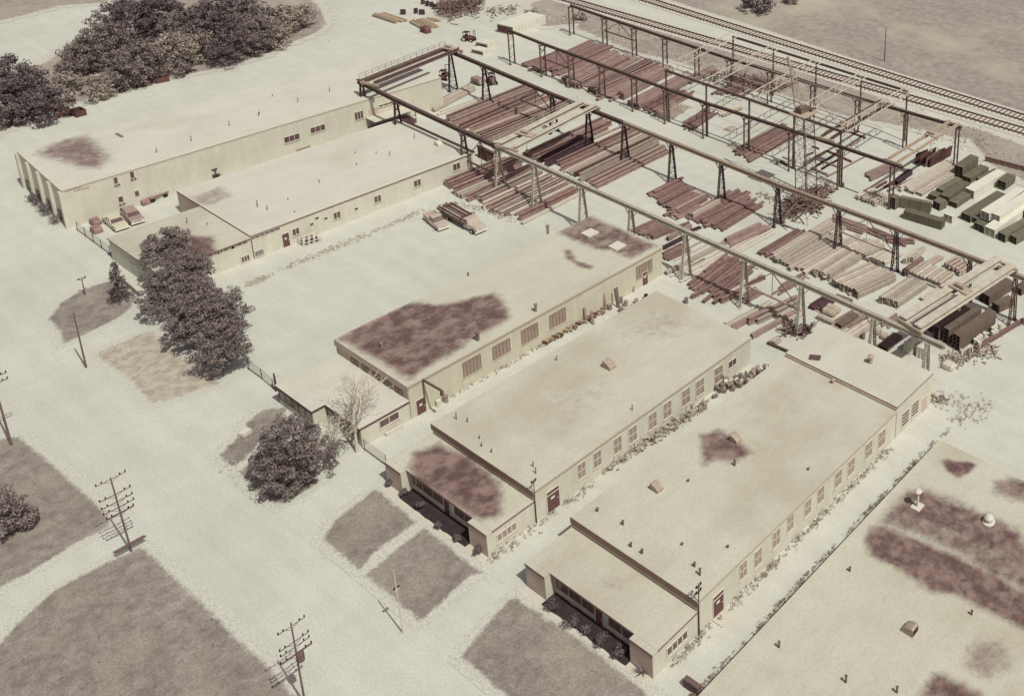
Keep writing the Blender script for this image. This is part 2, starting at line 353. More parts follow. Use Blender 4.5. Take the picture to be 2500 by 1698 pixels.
turf('grass_verge', L(*tl('13','480 -40 740 20 1300 215 1800 385 2324 545'),*tl('14','400 640 1000 860 1240 960 1500 1070 1900 1140 2324 1290 2500 1360 2500 1700 2324 1600 2060 1480 1850 1240 1300 1130 700 1020 300 880'),*tl('13','1740 620 1400 520 1140 470 860 350 600 250 640 210 300 240 200 30')), 'field', 1.3)
turf('grass_verge', L(*tl('11','-300 250 0 190 560 50 1000 20 950 -60 -300 -60')), 'field', 1.3)
# undergrowth floor below the wood
turf('wood_floor', L(*tl('11','-300 1300 0 1165 430 1000 700 910 900 840 1200 760 1530 680 2000 600 2100 560 2324 500'),*tl('12','130 460 560 290 640 210 560 40 400 -60'),*tl('11','1100 -60 980 80 900 300 600 420 400 560 200 620 -300 620')), 'field', 1.3)
# ---------------------------------------------------------------- railway: two tracks
def track(label, a, b, gauge):
    a, b = V(a), V(b); d = (b-a); Ln = d.length; d.normalize(); n = V((-d.y,d.x,0))
    t = thing('railway_track', label, 'railway track', a.lerp(b,.5), 'railway tracks beyond the yard')
    t['kind'] = 'structure'
    for s in (-1,1):
        p = a+n*(s*gauge/2)+V((0,0,.26)); q = b+n*(s*gauge/2)+V((0,0,.26))
        r = MB().bar(p,q,.2,.2); r.build('rail','dark_steel',t)
    sp = .62*gauge/1.5; k = int(Ln/sp); m = MB()
    for i in range(k):
        c = a+d*(i*sp)+V((0,0,.11)); j = random.uniform(-.12,.12); e = gauge*.72
        m.bar(c-n*(e+j), c+n*(e-j), .36, .16)
    o = m.build('sleeper','sleeper',t); o['kind'] = 'stuff'
    return t
def ballast(a, b, w):
    d = (b-a).normalized(); n = V((-d.y,d.x,0))*w/2
    sheet('ballast', [a-n,b-n,b+n,a+n], .075 if w > 6.05 else .079, 'ballast')
def trk(c0, c1, z=.0): return g('px',*c0), g('px',*c1)
def mid(w,a,b): return (g(*((w,)+a))+g(*((w,)+b)))/2
n0 = mid('13',(740,0),(640,-10)); 
fa = [mid('V5',(1300,680),(1300,775)), mid('13',(1180,10),(1290,0))]
na = [mid('V5',(1300,960),(1300,1045)), mid('13',(1320,260),(1320,200))]
def ext(a, b, l0, l1): d = (b-a).normalized(); return a-d*l0, b+d*l1
A_, B_ = ext(fa[1], fa[0], 90, 120); ballast(A_, B_, 6.); track('far railway track beside the open grass field', A_, B_, 2.8)
A_, B_ = ext(na[1], na[0], 110, 120); ballast(A_, B_, 6.1); track('near railway track along the back edge of the yard', A_, B_, 2.8)
# ---------------------------------------------------------------- the five yard buildings
XB0, XB1, YF, YH, YBE = -100.5, -82.4, 49.63, 55.34, 89.05
XC0, XC1, YCR, YCE = -76.15, -57.85, 88.75, 96.84
HO, HH = 3.0, 4.28
def office_and_hall(label, x0, x1, yend, blobs_o, blobs_h, stain_m='roof'):
    t = thing('workshop_building', label, 'building', ((x0+x1)/2, YF, 0), 'flat roofed workshops with front offices')
    q = [(x0,YH),(x1,YH),(x1,yend),(x0,yend)]
    walls(t, q, HH-.2, 'wall')
    roof(t, q, HH, 'roof', blobs_h, over=.12, th=.3, fascia='trim_pale', res=.5)
    MB().box(x0-.13, YH-.16, HH-.75, x1+.13, YH-.121, HH+.03).build('parapet_band','trim',t)
    MB().box(x0, YH-.05, HO+.01, x1, YH-.003, HH-.2).build('front_band','shade_wall_and_door',t)  # hall front painted in the pinkish shade tone
    # office: end bays flush with the front, recessed glazed middle under the roof
    xa, xb = x0+3., x1-3.1; rec = 1.1
    ww = MB(); ww.prism([(x0,YH-.06),(x0,YF),(xa,YF),(xa,YF+rec),(xb,YF+rec),(xb,YF),(x1,YF),(x1,YH-.06)], 0, HO-.26)
    ww.build('office_wall','wall',t)
    for xs in ((x0+.02,xa-.02),(xb+.02,x1-.02)): MB().box(xs[0],YF-.03,.02,xs[1],YF-.004,HO-.3).build('front_panel','shade_wall_and_door',t)  # shade tone laid over the fronts of the end bays
    q = [(x0,YF),(x1,YF),(x1,YH-.3),(x0,YH-.3)]
    b = MB(); fr = roof(t, [(x0,YF+.62),(x1,YF+.62),(x1,YH-.12),(x0,YH-.12)], HO, 'roof', blobs_o, th=.26, over=.04, fascia='trim', res=.3)
    for xs in ((x0-.05,xa),(xb,x1+.05)):
        MB().box(xs[0],YF-.06,HO-.26,xs[1],YF+.57,HO-.002).build('eave','roof',t); MB().box(xs[0]-.01,YF-.09,HO-.3,xs[1]+.01,YF-.062,HO+.01).build('parapet_band','trim',t)
    # glazing of the recessed front
    for i in range(6):
        u0 = xa+.3+i*(xb-xa-.6)/6; wd = (xb-xa-.6)/6-.25
        if i == 3: door(t, (u0,YF+rec,0), XU, YN, wd*.6, 2.2, sign=False)
        else: window(t, (u0,YF+rec,.9), XU, YN, wd, 1.4, 2, 1, pane='glass', fr='trim', sill=False)
    MB().box(x0-.2,YF-.9,.0,x1+.2,YF-.08,.06).build('kerb_slab','concrete',t)
    return t
tb = office_and_hall('long pale workshop with a big dark stain on its front office roof', XB0, XB1, YBE,
  [(pts(HO,*tl('32','1400 960 1640 870 1950 1000 2190 1220 2210 1520 2000 1570 1700 1420 1350 1210')), 1.0, 1.)], 
  [(pts(HH,*tl('33','200 350 480 260 1080 260 1120 380 900 640 500 900 220 780')), 3.5, .30),(pts(HH,*tl('23','800 1500 1000 1330 1300 1180 1700 1300 1500 1560')), 2.5, .38)])
tc = office_and_hall('long pale workshop with a small round dark stain by its roof ventilator', XC0, XC1, YCR,
  [(pts(HO,*tl('43','500 420 800 300 1200 560 900 800')), 1.5, .3)],
  [(pts(HH,*tl('33','1700 800 1850 750 1990 800 2180 960 2020 1050 1850 1030 1720 1090')), .9, .95),(pts(HH,*tl('34','150 300 700 600 500 900 60 700')), 4., .34)])
# end block of the last workshop, one step higher
q = [(XC0+.3,YCR+.1),(XC1+.02,YCR+.1),(XC1+.02,YCE),(XC0+.3,YCE)]
HR = 4.85
walls(tc, q, HR-.2, 'wall', name='end_block_wall')
ro = roof(tc, q, HR, 'white_roof', [], over=.08, fascia='trim'); ro.name = 'end_block_roof'
MB().box(XC0+.3, YCR-.09, HH+.02, XC1, YCR-.001+.1, HR-.23).build('step_band','shade_wall_and_door',tc)  # step front coloured as if in shade
for tl_, br_ in (((1245,620),(1295,690)),((1332,535),(1380,605))): winx(tc, XC1+.02, '34', tl_, (br_[0],br_[1]-8), cols=1, rows=4, pane='glass')
a = onx('34',1412,655,XC1+.02); door(tc, (XC1+.02,a.y,0.02), YU, XN, .95, 2.1, sign=False, m='shade_wall_and_door')
# windows of the two workshops' long walls
for (x,y) in ((650,1115),(790,1015),(970,890),(1105,795),(1280,675),(1410,580),(1575,465),(1700,380),(1865,265)):
    winx(tb, XB1, '33', (x-36,y-42), (x+38,y+40))
winx(tb, XB1, '33', (1955,160), (2022,170), rows=1, pane='glass')
for (w,x,y) in (('34',1060,835),('34',945,935),('34',790,1085),('34',675,1190),('34',520,1335),('34',405,1445),('34',250,1585),('44',125,165),('43',2215,335),('43',2085,445)):
    k = .85 if w == '34' else 1.
    o = winx(tc, XC1, w, (x-30*k,y-42), (x+30*k,y+36))
a = onx('33',345,1370,XB1); b = onx('33',450,1300,XB1); door(tb, (XB1,a.y,.05), YU, XN, b.y-a.y, 2.75, transom=True)
a = onx('43',1818,740,XC1); b = onx('43',1908,700,XC1); door(tc, (XC1,a.y,.05), YU, XN, b.y-a.y, 2.7, transom=True)
MB().box(XC1+.08,a.y-.2,.0,XC1+1.5,b.y+.3,.16).build('door_step','concrete',tc)
# office side windows: four panes
for t_, X, w, tl_, br_ in ((tb,XB1,'42',(2150,130),(2324,40)),(tc,XC1,'43',(1405,1120),(1588,1000))):
    a, b = onx(w,*tl_,X), onx(w,*br_,X); window(t_, (X,a.y,1.05), YU, XN, b.y-a.y, 1.0, 4, 1, pane='glass_pale' if t_ is tb else 'glass', t=.12)
# rooftop vents
for (w,x,y,h) in (('33',225,1085,.7),('33',248,1145,.8),('32',1795,665,.9),('32',1895,690,.6),('32',2000,835,.4),('32',2020,905,.5),('32',2108,960,.5),('33',432,145,.7),('33',1103,585,.8)): vent(tb, g(w,x,y,HH), h)
for (w,x,y,h) in (('33',795,1480,.4),('43',1020,45,.5),('43',1092,240,.5),('43',1190,300,.5),('43',1655,415,.5),('43',1703,490,.8),('33',2010,1075,.7),('43',1545,222,.2),('43',1950,245,.2),('33',1600,1215,.2),('34',412,1112,.2)): vent(tc, g(w,x,y,HH), h, .1)
hood(tb, g('33',900,205,HH), 'canvas', .95); hood(tc, g('33',2020,855,HH), 'canvas', .8); hood(tc, g('33',1320,1285,HH), 'canvas', .8)
vent(tc, g('34',965,165,HR), .9, .28, m='crane_tan'); vent(tc, g('34',630,345,HH), .5, .16, m='crane_tan')
MB().bar(g('34',420,115,HR)+V((0,0,.05)), g('34',520,125,HR)+V((0,0,.05)), 1., .1).build('roof_hatch','asphalt_dark',tc)
# ---- building A: taller brick hall with low annex
XA0, XA1, YA, YAE, HA, HAN = -123.6, -108.06, 57.08, 97.0, 4.9, 2.8
ta = thing('factory_hall', 'tall tan brick hall with a dark weathered roof at both ends', 'building', ((XA0+XA1)/2, YA, 0))
q = [(XA0,YA),(XA1,YA),(XA1,YAE),(XA0,YAE)]
walls(ta, q, HA-.2, 'brick_wall')
Ab = [(pts(HA,*tl('22','700 1490 900 1370 1370 1150 1700 1165 2130 1060 2240 1160 2290 1290 2100 1400 1900 1500'),*tl('32','1850 40 1560 200 1370 330 1290 280 780 -20')), 1.0, .92),
 (pts(HA,*tl('23','420 540 720 370 1340 650 1080 780 900 700 760 690')), .9, .8),(pts(HA,*tl('23','480 690 560 680 620 780 770 830 740 880 600 830 500 760')), .5, .8)]
roof(ta, q, HA, 'roof', Ab, over=.15, th=.3, fascia='trim_pale', res=.4)
MB().box(XA0-.1,YA-.19,HA-.95,XA1+.12,YA-.153,HA-.0).build('parapet_band','shade_wall_and_door',ta)
MB().box(XA0,YA-.06,HAN+.02,XA1,YA-.004,HA-.95).build('front_band','shade_wall_and_door',ta)  # this band and the parapet band carry the painted shade colour
for i in range(5):
    u = XA0+3.4+i*2.35; window(ta, (u,YA-.06,HAN+.15), XU, YN, 1.5, .75, 2, 1, pane='glass', fr='trim', sill=False)
ax = [(-123.1,49.63),(-115.35,49.63),(-115.35,51.17),(XA1-.02,51.17),(XA1-.02,YA-.07),(-123.1,YA-.07)]
MB().prism(ax, 0, HAN-.22).build('annex_wall','wall',ta)
an = MB().prism([(-123.3,49.45),(-115.17,49.45),(-115.17,50.99),(XA1+.12,50.99),(XA1+.12,YA-.065),(-123.3,YA-.065)], HAN-.22, HAN).build('annex_roof','white_roof',ta)
MB().prism([(-123.33,49.42),(-115.14,49.42),(-115.14,50.96),(XA1+.15,50.96),(XA1+.15,YA-.068),(-123.33,YA-.068)], HAN-.24, HAN-.03).build('fascia','asphalt_dark',an)
for x0_, x1_, y_ in ((-122.9,-115.6,49.63),(-115.2,XA1-.3,51.17)): window(ta, (x0_,y_,.9), XU, YN, x1_-x0_, 1.3, 5, 1, pane='glass', fr='trim', sill=False)
a = onx('32',1110,700,XA1); b = onx('32',1280,600,XA1); window(ta, (XA1-.02,a.y,1.2), YU, XN, b.y-a.y, 1.0, 2, 1, pane='glass')
for (w,tl_,br_) in (('23',(115,1410),(268,1450)),('23',(365,1275),(513,1310)),('23',(1137,845),(1277,875))): winx(ta, XA1, w, tl_, br_, cols=5, rows=1, pane='glass_pale', fr='trim')
winx(ta, XA1, '32', (2112,30), (2272,55), cols=5, rows=1, pane='glass_pale', fr='trim'); winx(ta, XA1, '32', (1848,170), (2015,205), cols=5, rows=1, pane='glass_pale', fr='trim')
a = onx('32',1440,560,XA1); door(ta, (XA1,a.y,.02), YU, XN, 1.15, 2.15)
a = onx('23',1192,960,XA1); door(ta, (XA1,a.y,.02), YU, XN, 1.0, 2.15)
for (x,y) in ((727,545),(970,660)):
    p = g('23',x,y,HA); MB().box(p.x-.95,p.y-.95,HA,p.x+.95,p.y+.95,HA+.22).build('skylight','frame_paint',ta)
for (w,x,y,h,r) in (('22',1985,1490,1.1,.22),('23',355,545,1.3,.2),('23',248,1235,1.1,.16),('22',1135,1550,.6,.12),('22',1900,920,.5,.1)): vent(ta, g(w,x,y,HA), h, r, m='drum')
# jib arm on the corner
j = onx('32',1490,310,XA1); jb = MB(); jb.bar(j+V((.12,0,.1)), j+V((.12,0,-3.6)), .14); e = V((j.x+3.6,j.y+.2,j.z-.1)); jb.bar(j+V((.1,0,0)), e, .18,.26); jb.bar(e, e+V((0,0,-.7)), .3)
tag(jb.build('jib_crane','crane_brown'), 'small brown wall jib arm above the side door of the tan brick hall', 'jib crane')
# ---- building D: long low white shed
XD0, XD1, YD0, YD1, YDE, HD = -181.0, -158.6, 51.9, 63.8, 99.6, 4.0
td = thing('long_shed', 'long low white shed with double windows along its yard side', 'building', ((XD0+XD1)/2, YD0, 0))
q = [(XD0,YD1),(XD1,YD1),(XD1,YDE),(XD0,YDE)]
walls(td, q, HD-.2, 'wall'); roof(td, q, HD, 'white_roof', [(pts(HD,*tl('21','1660 225 1960 120 2100 210 1800 320')), .8, .62)], over=.12, fascia='trim', res=.5)
q2 = [(-173.6,YD0),(XD1,YD0),(XD1,YD1-.14),(-173.6,YD1-.14)]
MB().prism(q2, 0, 3.5).build('front_wall','wall',td)
r_ = roof(td, q2, 3.72, 'roof', [(pts(3.7,*tl('21','1640 560 1900 570 1930 700 1820 780 1600 800')), .9, 1.)], over=.15, fascia='trim', res=.4); r_.name = 'front_roof'
MB().box(XD0,YD1-.1,.02,-173.7,YD1-.005,HD-.25).build('front_band','shade_wall_and_door',td)  # short front wall tinted with the shade tone
MB().box(XD1+.01,YDE+.02,HD-.1,XD1-22,YDE+.6,HD+.1).build('back_edge_shade','dark_steel',td)  # dark strip standing in for the shadow along the back roof edge
for (w,x,y) in (('22',370,530),('22',735,385),('22',1095,240),('22',1447,100),('12',1795,1480)): winx(td, XD1, w, (x-34,y-20), (x+34,y+14), rows=1, pane='glass')
for (w,x,y) in (('22',905,325),('22',555,408),('22',510,462),('22',635,410)):
    a = onx(w,x,y,XD1); window(td, (XD1,a.y-.25,a.z-.2), YU, XN, .55, .4, 1, 1, pane='dark', sill=False)
for (w,x,y) in (('22',50,720),('21',2175,770),('21',2290,722)): winx(td, XD1, w, (x-40,y-15), (x+40,y+6), cols=3, rows=1, pane='glass')
for (w,x,y) in (('21',1870,742),('21',2000,682),('21',2120,636),('21',2280,570),('22',160,520)):
    a = onx(w,x,y,XD1); window(td, (XD1,a.y-1.1,3.1 if a.y<64 else 3.3), YU, XN, 2.2, .4, 3, 1, pane='glass', sill=False)
a = onx('22',252,600,XD1); door(td, (XD1,a.y,.02), YU, XN, .95, 2.25)
for (w,x,y,h) in (('21',2285,310,.8),('22',30,290,.8),('22',120,335,.8),('22',303,245,.3),('22',362,358,.3),('12',1425,1225,.9),('12',1205,1380,.8),('12',1085,1360,.4),('12',898,1358,.3),('12',910,1465,.4),('22',580,95,.6),('21',1660,445,.8),('21',1838,463,.25)): vent(td, g(w,x,y,HD), h)
hood(td, g('12',1640,1290,HD), 'tarp', .8)
# ---- building E: two-storey white block at the far left
XE0, XE1, YE0, YE1, HE = -208.0, -188.2, 52.0, 113.0, 6.5
te = thing('white_factory', 'large white two storey factory block with painted lettering near its corner', 'building', ((XE0+XE1)/2, YE0, 0))
q = [(XE0,YE0+1.2),(XE1,YE0),(XE1,YE1),(XE0,YE1)]
walls(te, q, HE-.2, 'wall'); roof(te, q, HE, 'white_roof', [(pts(HE,*tl('11','280 1370 450 1270 600 1220 790 1190 870 1260 960 1340 1000 1400 880 1500 700 1500 560 1450')), 1.6, .85)], over=.06, th=.2, fascia='trim_pale', res=.55)
dv = V((XE1-XE0,-1.2,0)).normalized(); nv = V((dv.y,-dv.x,0))
for i in range(5):
    p = V((XE0,YE0+1.2,0))+dv*(i*(XE1-XE0-.6)/4+.3); MB().bar(p+nv*.18, p+nv*.18+V((0,0,HE-.25)), .7, .4, up=nv).build('pilaster','wall',te)
    if i < 4:
        p2_ = p+dv*.8; window(te, p2_+V((0,0,.5)), dv, nv, (XE1-XE0)/4-1.5, 1.5, 4, 1, pane='glass', fr='trim')
for (w,a_,b_) in (('V2',(730,330),(860,455)),('V2',(1118,195),(1248,325)),('V2',(845,785),(985,885)),('V2',(1232,650),(1365,750))): winx(te, XE1, w, a_, b_, cols=1, rows=1, pane='glass', sill=False)
for (w,x,y) in (('V2',803,520),('V2',858,502),('V2',1182,385),('V2',1243,365),('V2',910,975),('V2',975,950)):
    a = onx(w,x,y,XE1); window(te, (XE1,a.y-.22,a.z-.2), YU, XN, .5, .45, 1, 1, pane='glass', sill=False)
for (x,y,wd) in ((335,1225,72),(565,1142,68)): winx(te, XE1, '12', (x-wd,y-5), (x+wd,y+5), cols=3, rows=1, pane='glass')
for (w,a_,b_) in (('12',(888,1000),(972,1045)),('12',(1105,935),(1232,915))): winx(te, XE1, w, a_, b_, cols=3, rows=1, pane='glass')
a, b = onx('12',1010,920,XE1), onx('12',1085,890,XE1); MB().box(XE1+.0,a.y,1.6,XE1+.08,b.y,4.4).build('loading_door','shade_wall_and_door',te)
for (w,x,y,h) in (('11',1390,1355,.9),('11',1697,1250,.9),('11',2035,1115,.9),('12',45,1030,.8),('12',392,905,.9),('12',672,815,.9),('12',165,855,.4),('11',2300,1015,.5),('12',668,372,.3)): vent(te, g(w,x,y,HE), h)
MB().box(*g('11',1020,1190,HE),*(g('11',1100,1215,HE)+V((0,0,.12)))).build('roof_hatch','trim',te)
# painted lettering, too worn to read: two ragged lines of short strokes
def lettering(parent, X, p0, p1, n, h):
    b = MB(); r2 = random.Random(n)
    for i in range(n):
        t = i/(n-1); y = lerp(p0.y,p1.y,t); z = lerp(p0.z,p1.z,t); wd = abs(p1.y-p0.y)/n*.7
        for k in range(3):
            if r2.random() < .75: b.box(X+.012, y+wd*k/3, z-h/2*r2.uniform(.6,1), X+.022+.001*k, y+wd*(k+.55)/3, z+h/2*r2.uniform(.5,1))
        b.box(X+.012, y, z-h*.1, X+.021, y+wd*.8, z+h*.06)
    return b.build('lettering','trim',parent)
lettering(te, XE1, onx('V3',1160,925,XE1), onx('V3',1415,850,XE1), 12, .5); lettering(te, XE1, onx('V3',1310,925,XE1), onx('V3',1560,855,XE1), 11, .5)
# loading dock canopy by its far part
cn = MB(); p = g('12',960,1030,3.0); q_ = g('12',1250,930,3.0)
cn.box(XE1+.1, p.y, 2.85, XE1+3.2, q_.y+1.5, 3.0)
dk = thing('loading_dock', 'dark covered loading dock full of stock against the white factory', 'loading dock', (XE1+1.6,p.y,0))
cn.build('canopy','concrete',dk); MB().box(XE1+.1,p.y+.2,.02,XE1+3.,q_.y+1.2,.9).build('platform','asphalt_dark',dk)
b = MB()
for i in range(8): y = lerp(p.y+.2,q_.y+1.3,i/7); b.bar((XE1+3.,y,0),(XE1+3.,y,2.86),.1)
b.bar((XE1+3.05,p.y+.2,1.7),(XE1+3.05,q_.y+1.3,1.7),.08); b.build('post','dark_steel',dk)
# ---- building F: only its roof shows, lower right
XF0, YF0, YF1, HF = -52.1, 20., 90.2, 1.7
tf = thing('warehouse', 'wide pale flat warehouse roof with long dark stains at the lower right', 'building', (-30,YF0,0))
q = [(XF0,YF0),(-8,YF0),(-8,YF1),(XF0,YF1)]; walls(tf, q, HF-.2, 'wall')
Z_ = HF
roof(tf, q, HF, 'roof', [(pts(Z_,*tl('34','1575 1025 1650 1010 1700 1030 1860 1040 1915 1070 1840 1140 1740 1190 1650 1130')), .5, 1.),
 (pts(Z_,*tl('34','2040 1215 2200 1170 2400 1190 2400 1420 2200 1380 2060 1320')), 1.1, .85),
 (pts(Z_,*tl('34','1150 1420 1280 1290 1420 1250 1640 1370 1900 1460 2100 1540 2324 1700'),*tl('44','2324 420 1900 260 1500 60 1150 0')), 1., .88),
 (pts(Z_,*tl('44','900 170 960 60 1100 40 1300 130 1700 300 2050 480 2324 620 2500 700 2500 1030 2324 970 1950 790 1700 660 1480 640 1250 460 960 320')), .9, 1.05),
 (pts(Z_,*tl('34','1120 1400 1450 1260 1800 1400 2100 1540 2324 1640'),*tl('44','2500 500 2500 760 2000 500 1500 200 1000 60')), 1.2, .78),
 (pts(Z_,*tl('44','1800 1120 1960 1040 2150 1060 2230 1320 2020 1470 1750 1330')), 1., .62),
 (pts(Z_,*tl('44','1500 1360 1620 1350 1950 1530 2000 1700 1300 1700')), .8, .95)], over=.1, fascia='trim_pale', res=.36)
for (w,x,y,h) in (('44',152,1130,.7),('44',745,1440,.8),('44',1197,1530,.7),('44',1860,840,.5),('44',780,455,.5)): vent(tf, g(w,x,y,HF), h, .1)
hood(tf, g('44',1310,985,HF), 'canvas', .9, math.pi)
p = g('34',1378,1440,HF); vent(tf, p, 2.0, .16, m='frame_paint'); MB().rev([(.1,0),(.42,.12),(.46,.3),(.3,.5),(.05,.56)], p+V((0,0,1.95)), 10).build('vent_cap','frame_paint',tf); MB().box(p.x-.6,p.y-.6,HF,p.x+.6,p.y+.6,HF+.15).build('vent_base','frame_paint',tf)
p = g('44',2010,20,HF); MB().rev([(.75,0),(.75,.15),(.5,.2),(.55,.7),(.3,.95),(.05,1.)], p, 12).build('turbine_vent','frame_paint',tf)
# ---------------------------------------------------------------- crane runways
def interp(tab, x):
    for (a,za),(b,zb) in zip(tab, tab[1:]):
        if a <= x <= b: return za+(zb-za)*(x-a)/(b-a)
    return tab[0][1] if x < tab[0][0] else tab[-1][1]
def acolumn(t, x, y, z, m, sx=.0):          # A-shaped lattice column, legs spread across the runway
    b = MB(); s = .95
    f1, f2, t1, t2 = V((x,y-s,0)), V((x,y+s,0)), V((x,y-.22,z)), V((x,y+.22,z))
    for e in (-.16,.16):
        o = V((e,0,0)); b.bar(f1+o, t1+o, .13, .15, up=(1,0,0)); b.bar(f2+o, t2+o, .13, .15, up=(1,0,0))
    n = 8
    for i in range(n):
        u0, u1 = i/n, (i+1)/n; a0, a1 = f1.lerp(t1,u0), f1.lerp(t1,u1); c0, c1 = f2.lerp(t2,u0), f2.lerp(t2,u1)
        if i % 2: a0, a1, c0, c1 = c0, c1, a0, a1
        b.bar(a0, c1, .075); b.bar(a1, c1, .075)
        b.bar(a0+V((-.16,0,0)), a1+V((.16,0,0)), .05); b.bar(c0+V((.16,0,0)), c1+V((-.16,0,0)), .05)
    b.box(x-.35,y-s-.3,0,x+.35,y-s+.3,.1); b.box(x-.35,y+s-.3,0,x+.35,y+s+.3,.1); b.box(x-.3,y-.35,z-.12,x+.3,y+.35,z)
    return b.build('column', m, t)
def pcolumn(t, x, y, z, m):                  # twin posts laced together
    b = MB(); s = .62
    for e in (-s,s): b.bar((x,y+e,0),(x,y+e,z),.26,.2)
    for i in range(7): z0 = .6+i*(z-.8)/7; b.bar((x,y-s,z0),(x,y+s,z0+(z-.8)/7*(.9 if i%2 else .0)),.07)
    b.bar((x,y-s-.1,z-.15),(x,y+s+.1,z-.15),.34,.3); b.box(x-.3,y-s-.25,0,x+.3,y-s+.25,.08); b.box(x-.3,y+s-.25,0,x+.3,y+s+.25,.08)
    return b.build('column', m, t)
def runway(label, y, xs, zt, col, cm, seg, depth=.75, wid=.5, ends=None):
    t = thing('crane_runway', label, 'crane runway', (xs[0],y,0), 'overhead crane runways')
    for i, x in enumerate(xs): col(t, x, y, interp(zt,x)-depth, cm(i))
    xx = [ends[0]]+xs[1:-1]+[ends[1]] if ends else xs
    for i in range(len(xx)-1):
        a, c = V((xx[i]+(.0 if i else 0),y,interp(zt,xx[i])-depth/2)), V((xx[i+1],y,interp(zt,xx[i+1])-depth/2))
        b = MB(); up = V((0,0,1)); h = depth/2
        b.bar(a+up*(h-.05), c+up*(h-.05), wid, .1); b.bar(a-up*(h-.05), c-up*(h-.05), wid, .1); b.bar(a, c, .12, depth-.2); b.bar(a+up*(h+.06), c+up*(h+.06), .1, .12)
        k = int((c-a).length/1.5)
        for j in range(1,k): p = a.lerp(c,j/k); b.box(p.x-.04,p.y-wid/2+.02,p.z-h+.1,p.x+.04,p.y+wid/2-.02,p.z+h-.1)
        b.build('runway_beam', seg(i), t)
        # knee braces at the column heads
        kb = MB(); zc = interp(zt,xx[i+1])-depth
        if i < len(xx)-2: kb.bar((xx[i+1]-1.5,y,zc+.02),(xx[i+1],y,zc-1.7),.1); kb.bar((xx[i+1]+1.5,y,zc+.02),(xx[i+1],y,zc-1.7),.1); kb.build('knee_brace', cm(i+1), t)
    return t
def wbrace(t, x0, x1, y, z0, z1, m):         # braced bay between two columns
    b = MB(); xm = (x0+x1)/2
    b.bar((x0,y,z0),(x1,y,z0),.22,.26); b.bar((xm,y,z1),(x0,y,z0),.12); b.bar((xm,y,z1),(x1,y,z0),.12); b.bar((xm,y,z1),(xm,y,z0),.08)
    return b.build('bay_brace', m, t)
X1 = [-190.2,-179.2,-159.2,-149.6,-139.8,-128.0,-116.5,-104.5,-92.5,-81.6,-68.9,-60.0]
r1 = runway('brown and pale crane runway on lattice legs nearest the workshops', 98.56, X1, [(-190,9.7),(-179,9.2),(-159,8.85),(-128,8.65),(-60,8.45)], acolumn,
  lambda i: 'dark_steel' if i < 2 else 'crane_brown' if i < 3 else 'crane_pale', lambda i: 'crane_brown' if i < 3 else 'crane_pale', ends=(-191.4,-57.2))
wbrace(r1, -159.2, -149.6, 98.56, 2.9, 7.9, 'crane_brown'); wbrace(r1, -92.5, -81.6, 98.56, 3.6, 7.7, 'crane_tan')
X2 = [-194.2,-183.0,-162.0,-151.7,-141.8,-129.4,-117.2,-104.2,-91.1,-79.6,-65.9,-57.9]
r2 = runway('brown crane runway on black lattice legs through the middle of the yard', 119.07, X2, [(-194,9.3),(-183,9.0),(-162,8.5),(-141,8.4),(-104,8.1),(-79,8.55),(-57,8.6)], acolumn,
  lambda i: 'dark_steel' if i < 11 else 'crane_brown', lambda i: 'crane_brown' if i < 4 else 'crane_tan', ends=(-196.,-40.))
wbrace(r2, -91.1, -79.6, 119.07, 3.7, 7.8, 'crane_pale'); wbrace(r2, -172.2, -162., 119.07, 4.2, 7.8, 'crane_brown')
X3 = [-198.2,-187.4,-178.0,-168.2,-158.4,-149.0,-138.2,-127.2,-115.9,-104.2,-92.5]
r3 = runway('thin dark crane runway on twin posts in front of the steel frame', 136., X3, [(-198,8.3),(-187,8.),(-137,7.8),(-126,8.2),(-115,8.5),(-92,9.0)], pcolumn, lambda i: 'crane_brown', lambda i: 'crane_brown', .55, .42, ends=(-199,-90.2))
wbrace(r3, -187.4, -178., 136., 4.2, 7.3, 'crane_brown')
X4 = [-204.5,-192.5,-182.3,-172.1,-161.9,-152.0,-140.2,-128.2,-116.4,-104.2,-92.0]
r4 = runway('thin dark crane runway at the back of the yard next to the railway', 157., X4, [(-204,7.9),(-192,7.75),(-150,7.5),(-140,7.9),(-116,8.1),(-92,9.0)], pcolumn, lambda i: 'crane_brown', lambda i: 'crane_brown', .55, .42, ends=(-204.6,-91.2))
wbrace(r4, -192.5, -182.3, 157., 4.0, 7.2, 'crane_brown')
